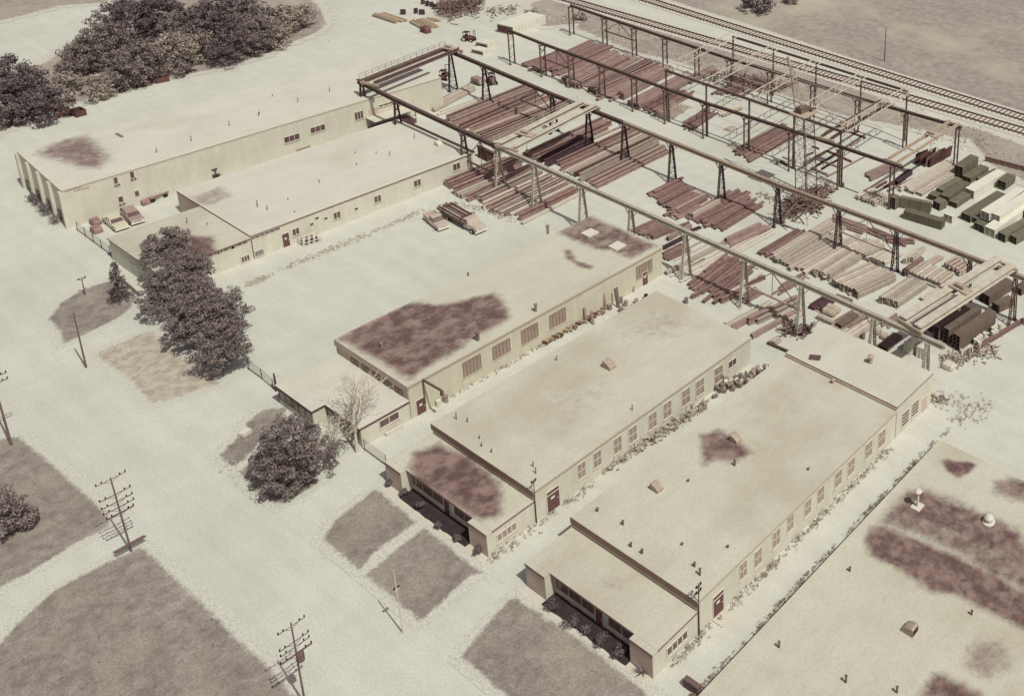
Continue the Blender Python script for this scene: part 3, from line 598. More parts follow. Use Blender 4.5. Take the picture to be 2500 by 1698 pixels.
# ---------------------------------------------------------------- bridge cranes
def bridge(name, label, a0, a1, w0, m, trolley=.5, rail=True, gw=.45, gd=.6, grp='travelling bridge cranes', mt='crane_tan', deck=True):
    # a0/a1: centre of either end; w0: distance between the girders
    a0, a1 = V(a0), V(a1); t = thing(name, label, 'bridge crane', (a0.x,a0.y,0), grp)
    d = (a1-a0).normalized(); r = V((d.y,-d.x,0)).normalized()
    for s in (-1,1):
        p, q = a0+r*(s*w0/2), a1+r*(s*w0/2); b = MB(); up = V((0,0,1))
        b.bar(p+up*(gd/2), q+up*(gd/2), gw, .08); b.bar(p-up*(gd/2), q-up*(gd/2), gw, .08); b.bar(p, q, .14, gd-.08); b.bar(p+up*(gd/2+.08), q+up*(gd/2+.08), .1, .1); b.build('girder', m, t)
    for e in (a0,a1):
        b = MB(); b.bar(e-r*(w0/2+.9)-V((0,0,.35)), e+r*(w0/2+.9)-V((0,0,.35)), .4, .45); [b.tube(e+r*(s*(w0/2+.5))-d*.12-V((0,0,.62)), e+r*(s*(w0/2+.5))+d*.12-V((0,0,.62)), .28, n=10) for s in (-1,1)]; b.build('end_carriage', mt, t)
    if deck:
        b = MB(); o = -r*(w0/2+.75); b.bar(a0+o+V((0,0,.1)), a1+o+V((0,0,.1)), .95, .07); b.build('walkway', m, t)
    if rail:
        b = MB(); o = -r*(w0/2+1.2); n = 14
        for i in range(n+1): p = a0.lerp(a1,i/n)+o+V((0,0,.1)); b.bar(p, p+V((0,0,1.)), .05)
        for z in (.55,1.05): b.bar(a0+o+V((0,0,.1+z)), a1+o+V((0,0,.1+z)), .05)
        b.build('handrail', m, t)
    c = a0.lerp(a1,trolley)+V((0,0,gd/2+.2)); b = MB()
    b.bar(c-r*(w0/2+.3), c+r*(w0/2+.3), 1.5, .2); b.tube(c-r*.6+V((0,0,.4)), c+r*.6+V((0,0,.4)), .32, n=10); b.bar(c-r*.9+V((0,0,.35)), c-r*.7+V((0,0,.35)), .7,.5)
    b.bar(c-V((0,0,.1)), c-V((0,0,3.2)), .06); b.bar(c-V((0,0,3.6)), c-V((0,0,3.1)), .35); b.build('hoist', mt, t)
    return t
bridge('bridge_crane', 'rusty bridge crane with a railed walkway parked at the far left runway end', (-187.4,98.56,10.15), (-192.4,119.07,10.1), 2.2, 'crane_brown', .93)
bridge('bridge_crane', 'wide pale bridge crane standing over the long girder rows', (-147.,98.56,9.3), (-151.1,119.07,9.2), 3.0, 'crane_pale', .22, gw=.95)
b3 = bridge('bridge_crane', 'broad pale plated bridge crane over the right end of the yard', (-62.9,98.56,9.3), (-59.8,119.07,9.6), 2.7, 'crane_pale', .5, rail=False, gw=1.35, gd=.7, deck=False)
bridge('bridge_crane', 'narrow brown bridge crane between the two thin runways near the leaning plates', (ony('W1',560,260,136.).x,136.,9.5), (ony('14',1710,1095,157.).x,157.,9.4), 2.0, 'crane_tan', .6, rail=False, gw=.35, gd=.45, deck=False)
bridge('bridge_crane', 'narrow dark bridge crane passing under the last white roof truss', (ony('px',2016,328,136.).x,136.,9.2), (ony('px',2160,246,157.).x,157.,8.9), 2.0, 'crane_brown', .3, rail=False, gw=.35, gd=.45, deck=False)
# ---------------------------------------------------------------- open steel frame by the railway
sf = thing('shed_skeleton', 'open shed frame with white roof trusses and no cladding', 'steel frame', (-127,136.6,0))
FX = [-149.9,-138.7,-127.3,-116.0,-104.9]; RX = [-153.9,-142.,-130.,-118.,-106.4]; ZF, ZR = 11.1, 11.2; FY, RY = 136.9, 160.2
for xs, y, z in ((FX,FY,ZF),(RX,RY,ZR)):
    for x in xs: MB().bar((x,y,0),(x,y,z),.28,.24).build('post','crane_brown',sf)
    MB().bar((xs[0]-.2,y,z-.05),(xs[-1]+.2,y,z-.05),.3,.5).build('eaves_beam','crane_brown',sf)
for i in range(5):
    a, c = V((FX[i],FY,ZF+.25)), V((RX[i],RY,ZR+.25)); b = MB(); rise = .9; w_ = 1.3
    for dz, dx in ((rise,0),(0,w_)):
        b.bar(a+V((dx,0,dz)), c+V((dx,0,dz)), .16)
    n = 10
    for k in range(n):
        p, q = a.lerp(c,k/n), a.lerp(c,(k+1)/n); b.bar(p+V((0,0,rise)), q+V((w_,0,0)) if k%2 else p+V((w_,0,0)), .08); b.bar(p+V((w_,0,0)), q+V((0,0,rise)), .08)
    b.build('roof_truss','crane_pale',sf)
for k in range(1,7):
    b = MB(); t_ = k/7; b.bar(V((lerp(FX[0],RX[0],t_),lerp(FY,RY,t_),ZF+.2)), V((lerp(FX[4],RX[4],t_),lerp(FY,RY,t_),ZF+.2)), .09); b.build('purlin','crane_pale',sf)
# ---------------------------------------------------------------- derrick tower
tw = thing('derrick_tower', 'tall slim lattice derrick tower rising from a heap of scrap', 'tower', (-106.4,129.4,0))
def lattice(b, c0, c1, s0, s1, n, th=.12, lt=.06):
    cs = [(-1,-1),(1,-1),(1,1),(-1,1)]; c0, c1 = V(c0), V(c1)
    pt = lambda i,t: c0.lerp(c1,t)+V((cs[i][0]*lerp(s0,s1,t)/2, cs[i][1]*lerp(s0,s1,t)/2, 0))
    for i in range(4):
        b.bar(pt(i,0), pt(i,1), th)
        for k in range(n):
            t0, t1 = k/n, (k+1)/n; j = (i+1)%4; b.bar(pt(i,t0), pt(j,t1), lt) if k%2 else b.bar(pt(j,t0), pt(i,t1), lt); b.bar(pt(i,t1), pt(j,t1), lt)
b = MB(); lattice(b, (-106.4,129.4,0), (-107.4,129.2,16.6), 2.7, 2.5, 9, .13, .05); b.build('tower_leg_frame','crane_brown',tw)
b = MB(); b.box(-109.,127.2,16.6,-105.6,131.2,16.85); b.build('platform','crane_tan',tw)
b = MB(); lattice(b, (-107.5,129.,16.85), (-110.7,129.1,25), 1.6, .3, 9, .07, .035); b.bar((-110.7,129.1,24.6),(-111.1,129.1,26.3),.4); b.build('mast','crane_tan',tw)
b = MB(); b.box(-108.2,127.9,16.9,-106.9,129.6,17.9); b.tube((-108,130.2,17.3),(-106.2,130.2,17.3),.4); b.build('winch','crane_brown',tw)
b = MB()
for e in ((-100,122,0),(-114,136,8),(-100,137,8)): b.bar((-110.6,129.1,24.6), e, .05)
b.build('stay_cable','dark_steel',tw)
# ---------------------------------------------------------------- stock: long girders, each its own object
def section(b, kind, w, h, Ln, y0=0.):
    y1 = y0+Ln
    if kind in ('flat','box') and h > .18 and w > .18:      # hollow section, open at the ends
        t = min(.06,h*.16); b.box(-w/2,y0,h-t,w/2,y1,h); b.box(-w/2,y0,0,w/2,y1,t); b.box(-w/2,y0,t,-w/2+t,y1,h-t); b.box(w/2-t,y0,t,w/2,y1,h-t); return b
    if kind == 'I':
        f = min(.07,h*.14); b.box(-w/2,y0,h-f,w/2,y1,h); b.box(-w/2,y0,0,w/2,y1,f); b.box(-w*.09,y0+.002,f,w*.09,y1-.002,h-f)
    elif kind == 'box': b.box(-w/2,y0,0,w/2,y1,h); b.box(-w/2+.05,y0-.012,.05,w/2-.05,y0-.004,h-.05)
    elif kind == 'C': f = h*.16; b.box(-w/2,y0,h-f,w/2,y1,h); b.box(-w/2,y0,0,w/2,y1,f); b.box(w/2-.05,y0+.002,f,w/2-.002,y1-.002,h-f)
    elif kind == 'pipe': b.tube((0,y0,h/2),(0,y1,h/2),h/2,n=8)
    elif kind == 'flat': b.box(-w/2,y0,0,w/2,y1,h)
    return b
def place(name, mesh, loc, ang, m, label, cat, group):
    o = bpy.data.objects.new(name, mesh); COL.objects.link(o); o.location = loc; o.rotation_euler = (0,0,ang); return tag(o, label, cat, group)
def mesh_of(b, name, m):
    me = bpy.data.meshes.new(name); me.from_pydata(b.v, [], b.f); me.update(); me.materials.append(M[m]); return me
def ang_of(u): return math.atan2(-u.x, u.y)
def girders(win, rows, m, w, label, group, name='steel_girder', cat='steel girder', kind='I'):
    for r in rows:
        (x0,y0),(x1,y1),h = r[0], r[1], r[2]*(1.28 if r[2] > .45 else 1.); mm = r[3] if len(r) > 3 else m; ww = r[4] if len(r) > 4 else w; kk = r[5] if len(r) > 5 else kind
        zb = r[6] if len(r) > 6 else 0.
        a, c = g(win,x0,y0,h+zb), g(win,x1,y1,h+zb); u = (c-a); Ln = u.length; u.normalize()
        me = mesh_of(section(MB(), kk, ww, h-.12, Ln), name, mm)
        o = place(name, me, (a.x,a.y,.12+zb), ang_of(u), mm, r[7] if len(r) > 7 else label, cat, group)
        dn = MB()                               # timber bearers under it
        for t in (.12,.5,.88): dn.box(-ww/2-.15, Ln*t-.08, -.118, ww/2+.15, Ln*t+.08, -.004)
        me2 = mesh_of(dn, 'bearer', 'timber'); d = bpy.data.objects.new('bearer', me2); COL.objects.link(d); d.parent = o
def stack(win, nl, nr, fl, h, nx, nz, kind, m, name, label, cat, group, jit=.3, gap=.06, lenv=.0, fill=.76, drop=0.):
    a, b_, c = g(win,*nl,h), g(win,*nr,h), g(win,*fl,h); u = (c-a).to_2d(); Ln = u.length; u.normalize(); v = V((u.y,-u.x))
    W_ = (b_-a).to_2d().dot(v); sk = (b_-a).to_2d().dot(u); iw = W_/nx; ih = (h-.1-gap*nz)/nz
    if kind == 'pipe': ih = min(ih, iw); 
    me = mesh_of(section(MB(), kind, iw*fill, ih, Ln), name, m); me2 = mesh_of(section(MB(), kind, iw*fill, ih, Ln*.93), name, m)
    dn = MB()
    for t in (.1,.5,.9): dn.box(-.0, Ln*t-.07, -.098, W_, Ln*t+.07, -.004)
    o0 = None
    for k in range(nz):
        for i in range(nx):
            if drop and k == nz-1 and random.random() < drop: continue
            s = (i+.5)/nx; off = sk*s+random.gauss(0,jit); p = a.to_2d()+v*(W_*s)+u*off
            o = place(name, me if random.random() > lenv else me2, (p.x,p.y,.1+k*(ih+gap)+random.uniform(0,.03 if k < nz-1 else .09)), ang_of(u)+random.gauss(0,.002), m, label, cat, group)
            if o0 is None:
                o0 = o; d = bpy.data.objects.new('bearer', mesh_of(dn,'bearer','timber')); COL.objects.link(d); d.parent = o; d.location = (-iw/2,0,0)
            if k and i == 0:                     # spacers between the layers, carried by the first piece of each layer
                e = MB(); 
                for t in (.15,.5,.85): e.box(-iw/2, Ln*t-.05, -gap+.002, W_-iw/2, Ln*t+.05, -.002)
                d = bpy.data.objects.new('spacer', mesh_of(e,'spacer','timber')); COL.objects.link(d); d.parent = o
GA = 'girders in the left block beyond the pale bridge crane'
R_GA = [((520,705),(1640,258),1.0),((592,780),(1785,305),1.0),((690,835),(1810,355),.65,'rust'),((740,875),(1830,400),.5,'rust'),((845,872),(1990,405),1.1),
  ((905,940),(2080,490),.5,'tan_steel'),((965,940),(2010,540),.55),((1000,962),(2240,470),.65,'rust'),((1068,1010),(2290,540),1.15)]
girders('Y1', R_GA, 'girder', .5, 'long rust brown girder in the left block between the two lattice runways', GA)
girders('Y1', [((440,655),(1160,405),.35,'tan_steel',.45,'flat'),((395,690),(1100,440),.3,'pale_steel',.5,'flat')], 'tan_steel', .4, 'thin pale flat bar beside the first brown girder row', 'thin flat bars at the left block')
stack('Y1', (272,542), (350,625), (850,243), .75, 5, 2, 'flat', 'tan_steel', 'timber_plank', 'light brown plank in the low pile nearest the white factory wall', 'plank', 'planks piled by the white factory')
stack('Y1', (150,560), (215,590), (420,440), .35, 3, 1, 'flat', 'pale_steel', 'timber_plank', 'short pale plank lying loose before the low plank pile', 'plank', 'loose planks by the low pile')
GB = 'girders in the middle block right of the pale bridge crane'
R_GB = [((150,835),(1290,310),.8),((290,870),(1410,370),.8,'rust'),((360,900),(1360,455),.6),((640,945),(1700,452),.75,'rust'),((690,1030),(1840,505),.75),
  ((740,1090),(1880,540),.4,'pale_steel',.4,'flat'),((790,1100),(1920,560),.45,'tan_steel',.4,'flat'),((830,1125),(1940,575),.45,'tan_steel',.4,'flat'),((885,1110),(1995,585),.75,'rust_dark'),
  ((965,1130),(2060,592),1.35,'tan_steel',.45),((1062,1190),(2085,690),.7,'girder',.6),((1110,1230),(2160,715),.6),((1150,1268),(2185,762),.5,'girder',.7),((1190,1300),(2235,790),.5)]
girders('Y2', R_GB, 'girder', .5, 'long brown girder in the middle block under the far lattice runway', GB)
girders('Y2', [((460,935),(1140,600),1.3,'purple_steel',.5),((420,880),(1010,585),1.0,'purple_steel',.5)], 'purple_steel', .5, 'deep dark purple plate girder standing among the brown girders', 'dark plate girders')
GC = 'girders in the near block behind the loaded truck'
R_GC = [((150,520),(860,225),1.0),((205,556),(1150,160),1.0,'rust'),((270,622),(1240,225),1.15,'girder',.6),((320,700),(850,478),.7,'tan_steel',.5,'flat'),((372,722),(900,500),.7,'tan_steel',.5,'flat'),
  ((470,725),(1400,270),1.15,'girder',.55),((640,740),(1400,385),1.0,'tan_steel',.7),((690,838),(1640,400),1.1,'tan_steel',.6),((790,922),(1700,480),.7,'girder',.6),((850,945),(1850,445),.65,'tan_steel',.5),
  ((940,968),(1890,520),.65,'tan_steel',.55),((1000,985),(1900,560),.6),((1072,994),(1935,580),.45,'pale_steel',.7,'flat'),((1200,1012),(2030,622),.9,'rust',.6),((1242,1120),(2060,700),.45,'pale_steel',.55,'flat')]
girders('Y3', R_GC, 'girder', .5, 'long brown girder in the near block beside the loaded truck', GC)
stack('Y3', (255,320), (360,300), (300,300), .9, 2, 1, 'flat', 'frame_paint', 'timber_crate', 'pale slatted crate by the shed wall at the girder ends', 'crate', 'pale crates by the shed')
girders('Y1', [((975,1130),(1200,1240),1.9,'rust_dark',.5,'C'),((985,1180),(1190,1290),1.3,'rust',.5,'C')], 'rust_dark', .5, 'dark steel channel stacked on end by the braced bay', 'channels by the braced bay', 'steel_channel', 'steel channel')
def infill(win, rows, label, group):
    rr = random.Random(3)
    for p, q in zip(rows, rows[1:]):
        h = min(p[2],q[2])*rr.uniform(.6,.85); f = lambda i: tuple((p[i][k]+q[i][k])/2+rr.uniform(-12,12)*(1 if k == 0 else -.42) for k in (0,1))
        girders(win, [(f(0),f(1),h,rr.choice(['girder','tan_steel','girder','rust']),rr.uniform(.35,.5),rr.choice(['I','box','flat']))], 'girder', .4, label, group)
infill('Y1', R_GA, 'long bar wedged between the girders of the left block', 'bars of the left block')
infill('Y2', R_GB, 'long bar wedged between the girders of the middle block', 'bars of the middle block')
infill('Y3', R_GC, 'long bar wedged between the girders of the near block', 'bars of the near block')
# middle yard right of the near block
stack('W2', (225,265), (690,575), (640,60), .7, 13, 2, 'flat', 'rust', 'steel_bar', 'reddish brown bar in the broad pile left of the second black column', 'steel bar', 'reddish bars in the broad pile', jit=.5, lenv=.4, fill=.8, drop=.25)
stack('W2', (765,600), (1290,820), (1400,235), .65, 12, 2, 'flat', 'rust', 'steel_bar', 'reddish bar in the pile under the second black lattice column', 'steel bar', 'reddish bars under the lattice column', jit=.4, lenv=.4, fill=.72, drop=.35)
girders('W2', [((640,520),(1060,300),.75,'tan_steel'),((870,590),(1260,375),.8,'tan_steel',.5,'flat'),((1000,660),(1480,440),.8,'rust')], 'tan_steel', .4, 'stray beam on top of the broad reddish pile', 'stray beams on the reddish pile', 'steel_beam', 'steel beam')
girders('W2', [((1345,940),(1840,715),.6,'girder',.7,'box'),((840,1222),(1330,975),.45,'girder',.5,'box'),((495,1410),(1190,1050),.5,'tan_steel',.6,'box'),((1045,1395),(1500,1180),.6,'rust',.5,'box')], 'girder', .6, 'single square brown beam lying apart on the pale yard', 'single square beams', 'steel_beam', 'steel beam')
girders('W2', [((830,1345),(1890,775),.25),((850,1392),(1960,790),.25),((862,1438),(2020,805),.25),((930,1462),(2045,850),.25),((500,1130),(700,1030),.25),((560,1470),(1050,1220),.25),((700,1545),(1250,1270),.3),((880,1510),(1560,1180),.3)], 'pale_steel', .4, 'thin pale flat bar laid out on the ground by the tan hall', 'pale flat bars on the ground', 'flat_bar', 'flat bar', 'flat')
stack('W2', (30,790), (300,940), (350,650), .55, 6, 2, 'flat', 'rust', 'steel_bar', 'reddish bar in the low pile close to the tan hall roof', 'steel bar', 'reddish bars behind the tan hall', jit=.3, fill=.75, drop=.3)
girders('W2', [((305,900),(830,700),.6,'rust',.5,'box'),((520,920),(850,735),.6,'girder',.6,'box')], 'rust', .5, 'square rust beam by the corner of the tan hall', 'rust beams at the hall corner', 'steel_beam', 'steel beam', 'box')
girders('W2', [((455,1055),(750,905),.5,'purple_steel',.5,'flat'),((480,1130),(720,1010),.3,'rust_dark',.4,'flat'),((850,825),(990,770),.3,'purple_steel',.7,'flat')], 'purple_steel', .5, 'dark flat plate near the corner of the tan hall', 'dark plates at the hall corner', 'steel_plate', 'steel plate')
stack('W3', (400,555), (930,745), (960,120), .5, 9, 1, 'I', 'rust', 'steel_beam', 'studded rust beam in the fan of beams behind the second workshop', 'steel beam', 'studded rust beams', jit=.7, fill=.7)
girders('W3', [((510,700),(1200,330),.55,'rust'),((820,700),(1560,420),.5),((930,745),(1230,600),.7,'rust',.6),((1050,650),(1520,380),.6,'tan_steel')], 'rust', .5, 'rust beam on the outer edge of the studded fan', 'outer rust beams of the fan', 'steel_beam', 'steel beam')
girders('W3', [((985,1085),(1620,745),.35,'pale_steel',.35,'flat'),((1010,1120),(1660,780),.4,'pale_steel',.35,'flat'),((1085,1140),(1640,850),.6,'girder',.5,'box'),((1320,1025),(2010,700),.95,'girder',.6),((1445,1045),(2040,760),.6,'tan_steel',.6),((1365,1255),(2000,905),.6,'girder',.6,'box')], 'girder', .5, 'long beam in the loose group behind the workshop roofs', 'loose beams behind the workshops', 'steel_beam', 'steel beam')
stack('W3', (1590,1350), (1700,1385), (1680,1290), .5, 4, 1, 'flat', 'tan_steel', 'timber_plank', 'grey plank on the low platform behind the last workshop', 'plank', 'planks on the low platform')
girders('W3', [((1590,1355),(1930,1500),.45,'asphalt_dark',.25,'flat')], 'asphalt_dark', .3, 'dark edge beam of the low platform behind the last workshop', None, 'steel_beam', 'steel beam')
# big piles between the runways, right
stack('W4', (35,890), (205,945), (600,560), .6, 4, 1, 'I', 'rust', 'steel_beam', 'red studded beam on the left edge of the big right hand piles', 'steel beam', 'red studded beams', jit=.4)
stack('W4', (215,930), (415,1010), (1030,425), 1.0, 4, 2, 'flat', 'tan_steel', 'timber_beam', 'pale brown beam in the pile left of the third black column', 'timber beam', 'pale beams left of the third column', jit=.25)
stack('W4', (425,1010), (720,1205), (1170,600), .75, 6, 1, 'flat', 'tan_steel', 'timber_beam', 'pale brown beam in the low row in front of the third black column', 'timber beam', 'pale beams before the third column', jit=.3)
stack('W4', (830,1130), (1080,1225), (1280,850), 1.3, 6, 4, 'flat', 'tan_steel', 'timber_plank', 'pale plank in the tall dark ended pile, left one of two', 'plank', 'planks of the left tall pile', jit=.2, gap=.1)
stack('W4', (1095,1265), (1500,1460), (1640,1030), 1.4, 8, 4, 'flat', 'tan_steel', 'timber_plank', 'pale plank in the tall broad dark ended pile, right one of two', 'plank', 'planks of the broad tall pile', jit=.18, gap=.1)
stack('W5', (270,700), (540,790), (690,425), 1.3, 9, 4, 'flat', 'tan_steel', 'timber_plank', 'pale plank in the square pile beside the pale plated crane', 'plank', 'planks of the square pile', jit=.12, gap=.09)
stack('W5', (660,345), (1140,520), (870,205), .8, 9, 1, 'pipe', 'tan_steel', 'steel_pipe', 'thick tan pipe in the ribbed layer behind the square pile', 'steel pipe', 'tan pipes in the ribbed layer', jit=.1)
stack('W5', (870,215), (1000,240), (1080,95), .9, 4, 1, 'pipe', 'canvas', 'steel_pipe', 'brown pipe at the far end of the ribbed layer', 'steel pipe', 'brown pipes behind the ribbed layer', jit=.1)
stack('W5', (1190,215), (1430,365), (1370,115), 1.1, 5, 2, 'pipe', 'canvas', 'steel_pipe', 'dark mouthed pipe in the short stack under the plated crane runway', 'steel pipe', 'dark mouthed pipes in the short stack', jit=.08)
stack('W5', (590,330), (640,360), (860,140), 1.1, 2, 4, 'flat', 'rust', 'timber_plank', 'rust edged plank in the pile right of the fourth black column', 'plank', 'planks right of the fourth column', jit=.1)
stack('W5', (600,180), (760,160), (780,30), 1.05, 5, 1, 'flat', 'tan_steel', 'timber_plank', 'pale plank on top behind the fourth black column', 'plank', 'planks behind the fourth column', jit=.1)
stack('W4', (1300,840), (1560,960), (1640,690), .55, 6, 1, 'flat', 'tan_steel', 'timber_beam', 'pale flat beam in the low row beyond the shadow line', 'timber beam', 'pale beams beyond the shadow line', jit=.3)
stack('W4', (1600,985), (1850,1060), (1860,860), .6, 4, 1, 'flat', 'pale_steel', 'timber_beam', 'very pale short beam beside the fourth black column', 'timber beam', 'very pale short beams', jit=.2)
def xstack(win, a, b_, n, nz, d, m, label, cat, group, name='steel_pipe', kind='pipe'):      # laid along the runways
    p, q = g(win,*a,.0), g(win,*b_,.0); u = (q-p).to_2d(); Ln = u.length; u.normalize(); v = V((-u.y,u.x))
    me = mesh_of(section(MB(), kind, d*.95, d, Ln), name, m)
    for k in range(nz):
        for i in range(n-k): c = p.to_2d()+v*(d*(i+k*.5))+u*random.gauss(0,.25); place(name, me, (c.x,c.y,.05+k*d*.88), ang_of(u), m, label, cat, group)
xstack('W4', (1095,500), (1560,660), 5, 3, .42, 'girder', 'brown pipe laid crosswise in the stack under the far runway', 'steel pipe', 'crosswise brown pipes')
xstack('W4', (1640,640), (2090,830), 3, 2, .5, 'rust', 'rust red pipe laid crosswise beside the braced runway bay', 'steel pipe', 'crosswise rust pipes')
xstack('W4', (1900,770), (2290,790), 2, 2, .5, 'rust', 'short rust red pipe beside the fourth column head', 'steel pipe', 'short crosswise rust pipes')
# back block between the two thin runways
stack('Y4', (240,525), (330,600), (820,330), .4, 4, 1, 'flat', 'rust', 'steel_bar', 'thin rust bar at the left end of the back block', 'steel bar', 'thin bars at the left of the back block', jit=.8)
stack('Y4', (335,590), (500,660), (1150,215), .7, 4, 2, 'box', 'rust', 'steel_beam', 'rust square beam in the left pile of the back block', 'steel beam', 'rust beams at the left of the back block', jit=.5)
stack('Y4', (530,600), (720,700), (1330,262), .8, 6, 2, 'flat', 'rust', 'steel_bar', 'rust bar in the ragged ended pile of the back block', 'steel bar', 'rust bars with ragged ends', jit=.6, drop=.2)
stack('Y4', (740,745), (1000,845), (1490,365), 1.5, 7, 1, 'I', 'girder', 'steel_beam', 'brown girder in the second pile of the back block', 'steel beam', 'brown girders of the back block', jit=.3)
stack('Y4', (1120,885), (1240,930), (1960,470), 1.1, 3, 1, 'I', 'rust', 'steel_beam', 'deep rust girder in the middle of the back block', 'steel beam', 'rust girders in the middle of the back block', jit=.2)
girders('Y4', [((1245,915),(2150,520),1.25,'girder',.5),((1495,960),(1600,890),.3,'rust_dark',.4)], 'girder', .5, 'deepest brown girder of the back block', 'deep girders of the back block')
stack('Y4', (1545,945), (1650,985), (2260,575), 1.5, 4, 1, 'box', 'girder', 'timber_beam', 'brown square beam in the middle of the back block', 'timber beam', 'brown beams in the back block', jit=.2)
stack('Y4', (1715,1065), (1850,1150), (2450,690), 1.1, 6, 2, 'flat', 'girder', 'timber_beam', 'long brown beam in the right pile of the back block', 'timber beam', 'long brown beams at the right of the back block', jit=.3)
girders('Y4', [((1925,1170),(2420,905),.55,'rust_dark',.6,'pipe')], 'rust_dark', .6, 'dark round log at the right edge of the back block', None, 'log', 'log')
stack('Y4', (2050,1255), (2300,1350), (2330,1080), .55, 7, 2, 'pipe', 'canvas', 'log', 'short round log with a pale end under the thin runway', 'log', 'short round logs under the thin runway', jit=.35)
stack('Y5', (570,1300), (780,1370), (930,1060), .4, 7, 1, 'flat', 'rust', 'steel_bar', 'thin rust rod in the small sheaf near the twin posts', 'steel bar', 'rods of the small sheaf', jit=.5, fill=.6)
stack('Y5', (1110,1120), (1190,1180), (1390,1010), .6, 3, 1, 'pipe', 'tan_steel', 'steel_pipe', 'tan pipe in the group of three near the twin posts', 'steel pipe', 'three tan pipes', jit=.2)
stack('Y6', (155,790), (430,935), (860,410), .6, 9, 2, 'flat', 'rust', 'steel_bar', 'red bar in the wide bundle left of the derrick tower', 'steel bar', 'red bars left of the derrick tower', jit=.6, fill=.72, drop=.25)
girders('Y6', [((110,720),(800,360),.2,'pale_steel',.15,'flat'),((420,640),(980,300),.2,'tan_steel',.15,'flat')], 'pale_steel', .2, 'thin rod lying along the red bundle', 'thin rods by the red bundle', 'steel_rod', 'steel rod')
stack('Y5', (1200,1360), (1290,1395), (1310,1310), .25, 4, 1, 'flat', 'tan_steel', 'timber_pallet_board', 'board of the small flat pallet on the open pale ground', 'board', 'boards of the small pallet', jit=.05)
# frames and bars on the ground by the tower
for (a,b_,h,m_) in (((1170,965),(1500,795),.35,'girder'),((1500,790),(1850,945),.35,'rust_dark'),((1350,905),(1680,1030),.3,'girder'),((1290,1040),(1510,1130),.4,'girder'),((1350,1010),(1600,870),.25,'purple_steel'),((1430,1050),(1720,890),.25,'purple_steel'),((1220,860),(1310,820),.25,'purple_steel'),((1300,730),(1390,765),.3,'rust_dark'),((1840,530),(2050,610),.35,'rust_dark'),((1490,530),(1810,370),.25,'purple_steel'),((1500,1170),(2080,860),.15,'girder'),((880,880),(1060,960),.25,'girder'),((840,940),(1020,1040),.2,'rust_dark'),((1730,500),(1820,535),.3,'girder'),((1850,720),(1980,640),.3,'girder')):
    p, q = g('Y6',*a,h), g('Y6',*b_,h); o = MB().bar(p-V((0,0,h/2)), q-V((0,0,h/2)), .42, h-.02).build('steel_beam', m_)
    tag(o, 'short steel member scattered on the ground around the derrick tower', 'steel beam', 'members scattered by the derrick tower')
stack('W1', (650,650), (950,740), (1240,300), .6, 6, 1, 'flat', 'tan_steel', 'timber_beam', 'long pale tan beam between the leaning plates and the grey bundles', 'timber beam', 'long tan beams by the grey bundles', jit=.3)
stack('W1', (640,625), (770,670), (1270,268), .95, 3, 1, 'flat', 'pale_steel', 'timber_beam', 'very long pale beam on top of the tan row by the grey bundles', 'timber beam', 'top beams by the grey bundles', jit=.2)
stack('W1', (30,738), (330,850), (215,640), 1.0, 8, 2, 'pipe', 'tan_steel', 'steel_pipe', 'tan pipe with a dark mouth in the stack left of the open shelved bundle', 'steel pipe', 'dark mouthed pipes by the shelved bundle', jit=.1)
stack('W1', (150,455), (290,525), (490,300), .6, 5, 1, 'flat', 'girder', 'steel_bar', 'brown bar in the small pile left of the last front twin posts', 'steel bar', 'brown bars by the last twin posts', jit=.3)
girders('W1', [((590,560),(790,405),.8,'purple_steel',1.,'box'),((440,640),(700,500),.4,'rust_dark',.5),((480,690),(840,520),.35,'rust',.4),((330,640),(470,560),.4,'rust_dark',.4)], 'purple_steel', .6, 'dark steel piece by the last front twin posts', 'dark pieces by the last twin posts', 'steel_beam', 'steel beam')
infill2 = [(x0,y0,x1,y1) for x0,y0,x1,y1 in ((560,1200,1100,930),(620,1250,1180,970),(700,1290,1300,1000),(780,1300,1420,980),(850,1320,1500,1000),(900,1360,1600,1020),(1000,1330,1650,1010),(1150,1300,1750,990),(1250,1100,1800,830),(1320,1090,1870,820))]
girders('W2', [((a,b_),(c,d),.22,'pale_steel' if i%3 else 'tan_steel') for i,(a,b_,c,d) in enumerate(infill2)], 'pale_steel', .3, 'thin pale flat bar laid out on the ground by the tan hall', 'pale flat bars on the ground', 'flat_bar', 'flat bar', 'flat')
stack('W4', (1280,740), (1480,830), (1400,620), .5, 5, 1, 'flat', 'tan_steel', 'timber_beam', 'pale flat beam between the third column and the crosswise pipes', 'timber beam', 'pale beams before the crosswise pipes', jit=.4)
stack('W4', (1000,560), (1180,640), (1200,440), .5, 4, 1, 'flat', 'tan_steel', 'timber_beam', 'tan beam at the back of the pile by the scrap heap', 'timber beam', 'tan beams by the scrap heap', jit=.4)
stack('W3', (2200,830), (2330,880), (2330,740), .5, 4, 2, 'flat', 'rust_dark', 'steel_bar', 'dark ended bar right of the braced column behind the workshops', 'steel bar', 'dark ended bars right of the braced column', jit=.3)
stack('W6', (30,430), (230,520), (180,330), .4, 4, 1, 'flat', 'tan_steel', 'timber_beam', 'tan beam beside the braced column behind the workshops', 'timber beam', 'tan beams beside the braced column', jit=.4)
stack('W2', (470,1120), (520,1250), (780,985), .4, 5, 1, 'flat', 'rust', 'steel_bar', 'rust bar in the narrow pile touching the tan hall corner', 'steel bar', 'rust bars at the tan hall corner', jit=.4, fill=.7)
stack('Y5', (1050,800), (1400,930), (1480,590), .5, 9, 1, 'flat', 'rust', 'steel_bar', 'rust bar in the loose layer under the white roof trusses', 'steel bar', 'rust bars under the trusses', jit=.8, fill=.6, drop=.2)
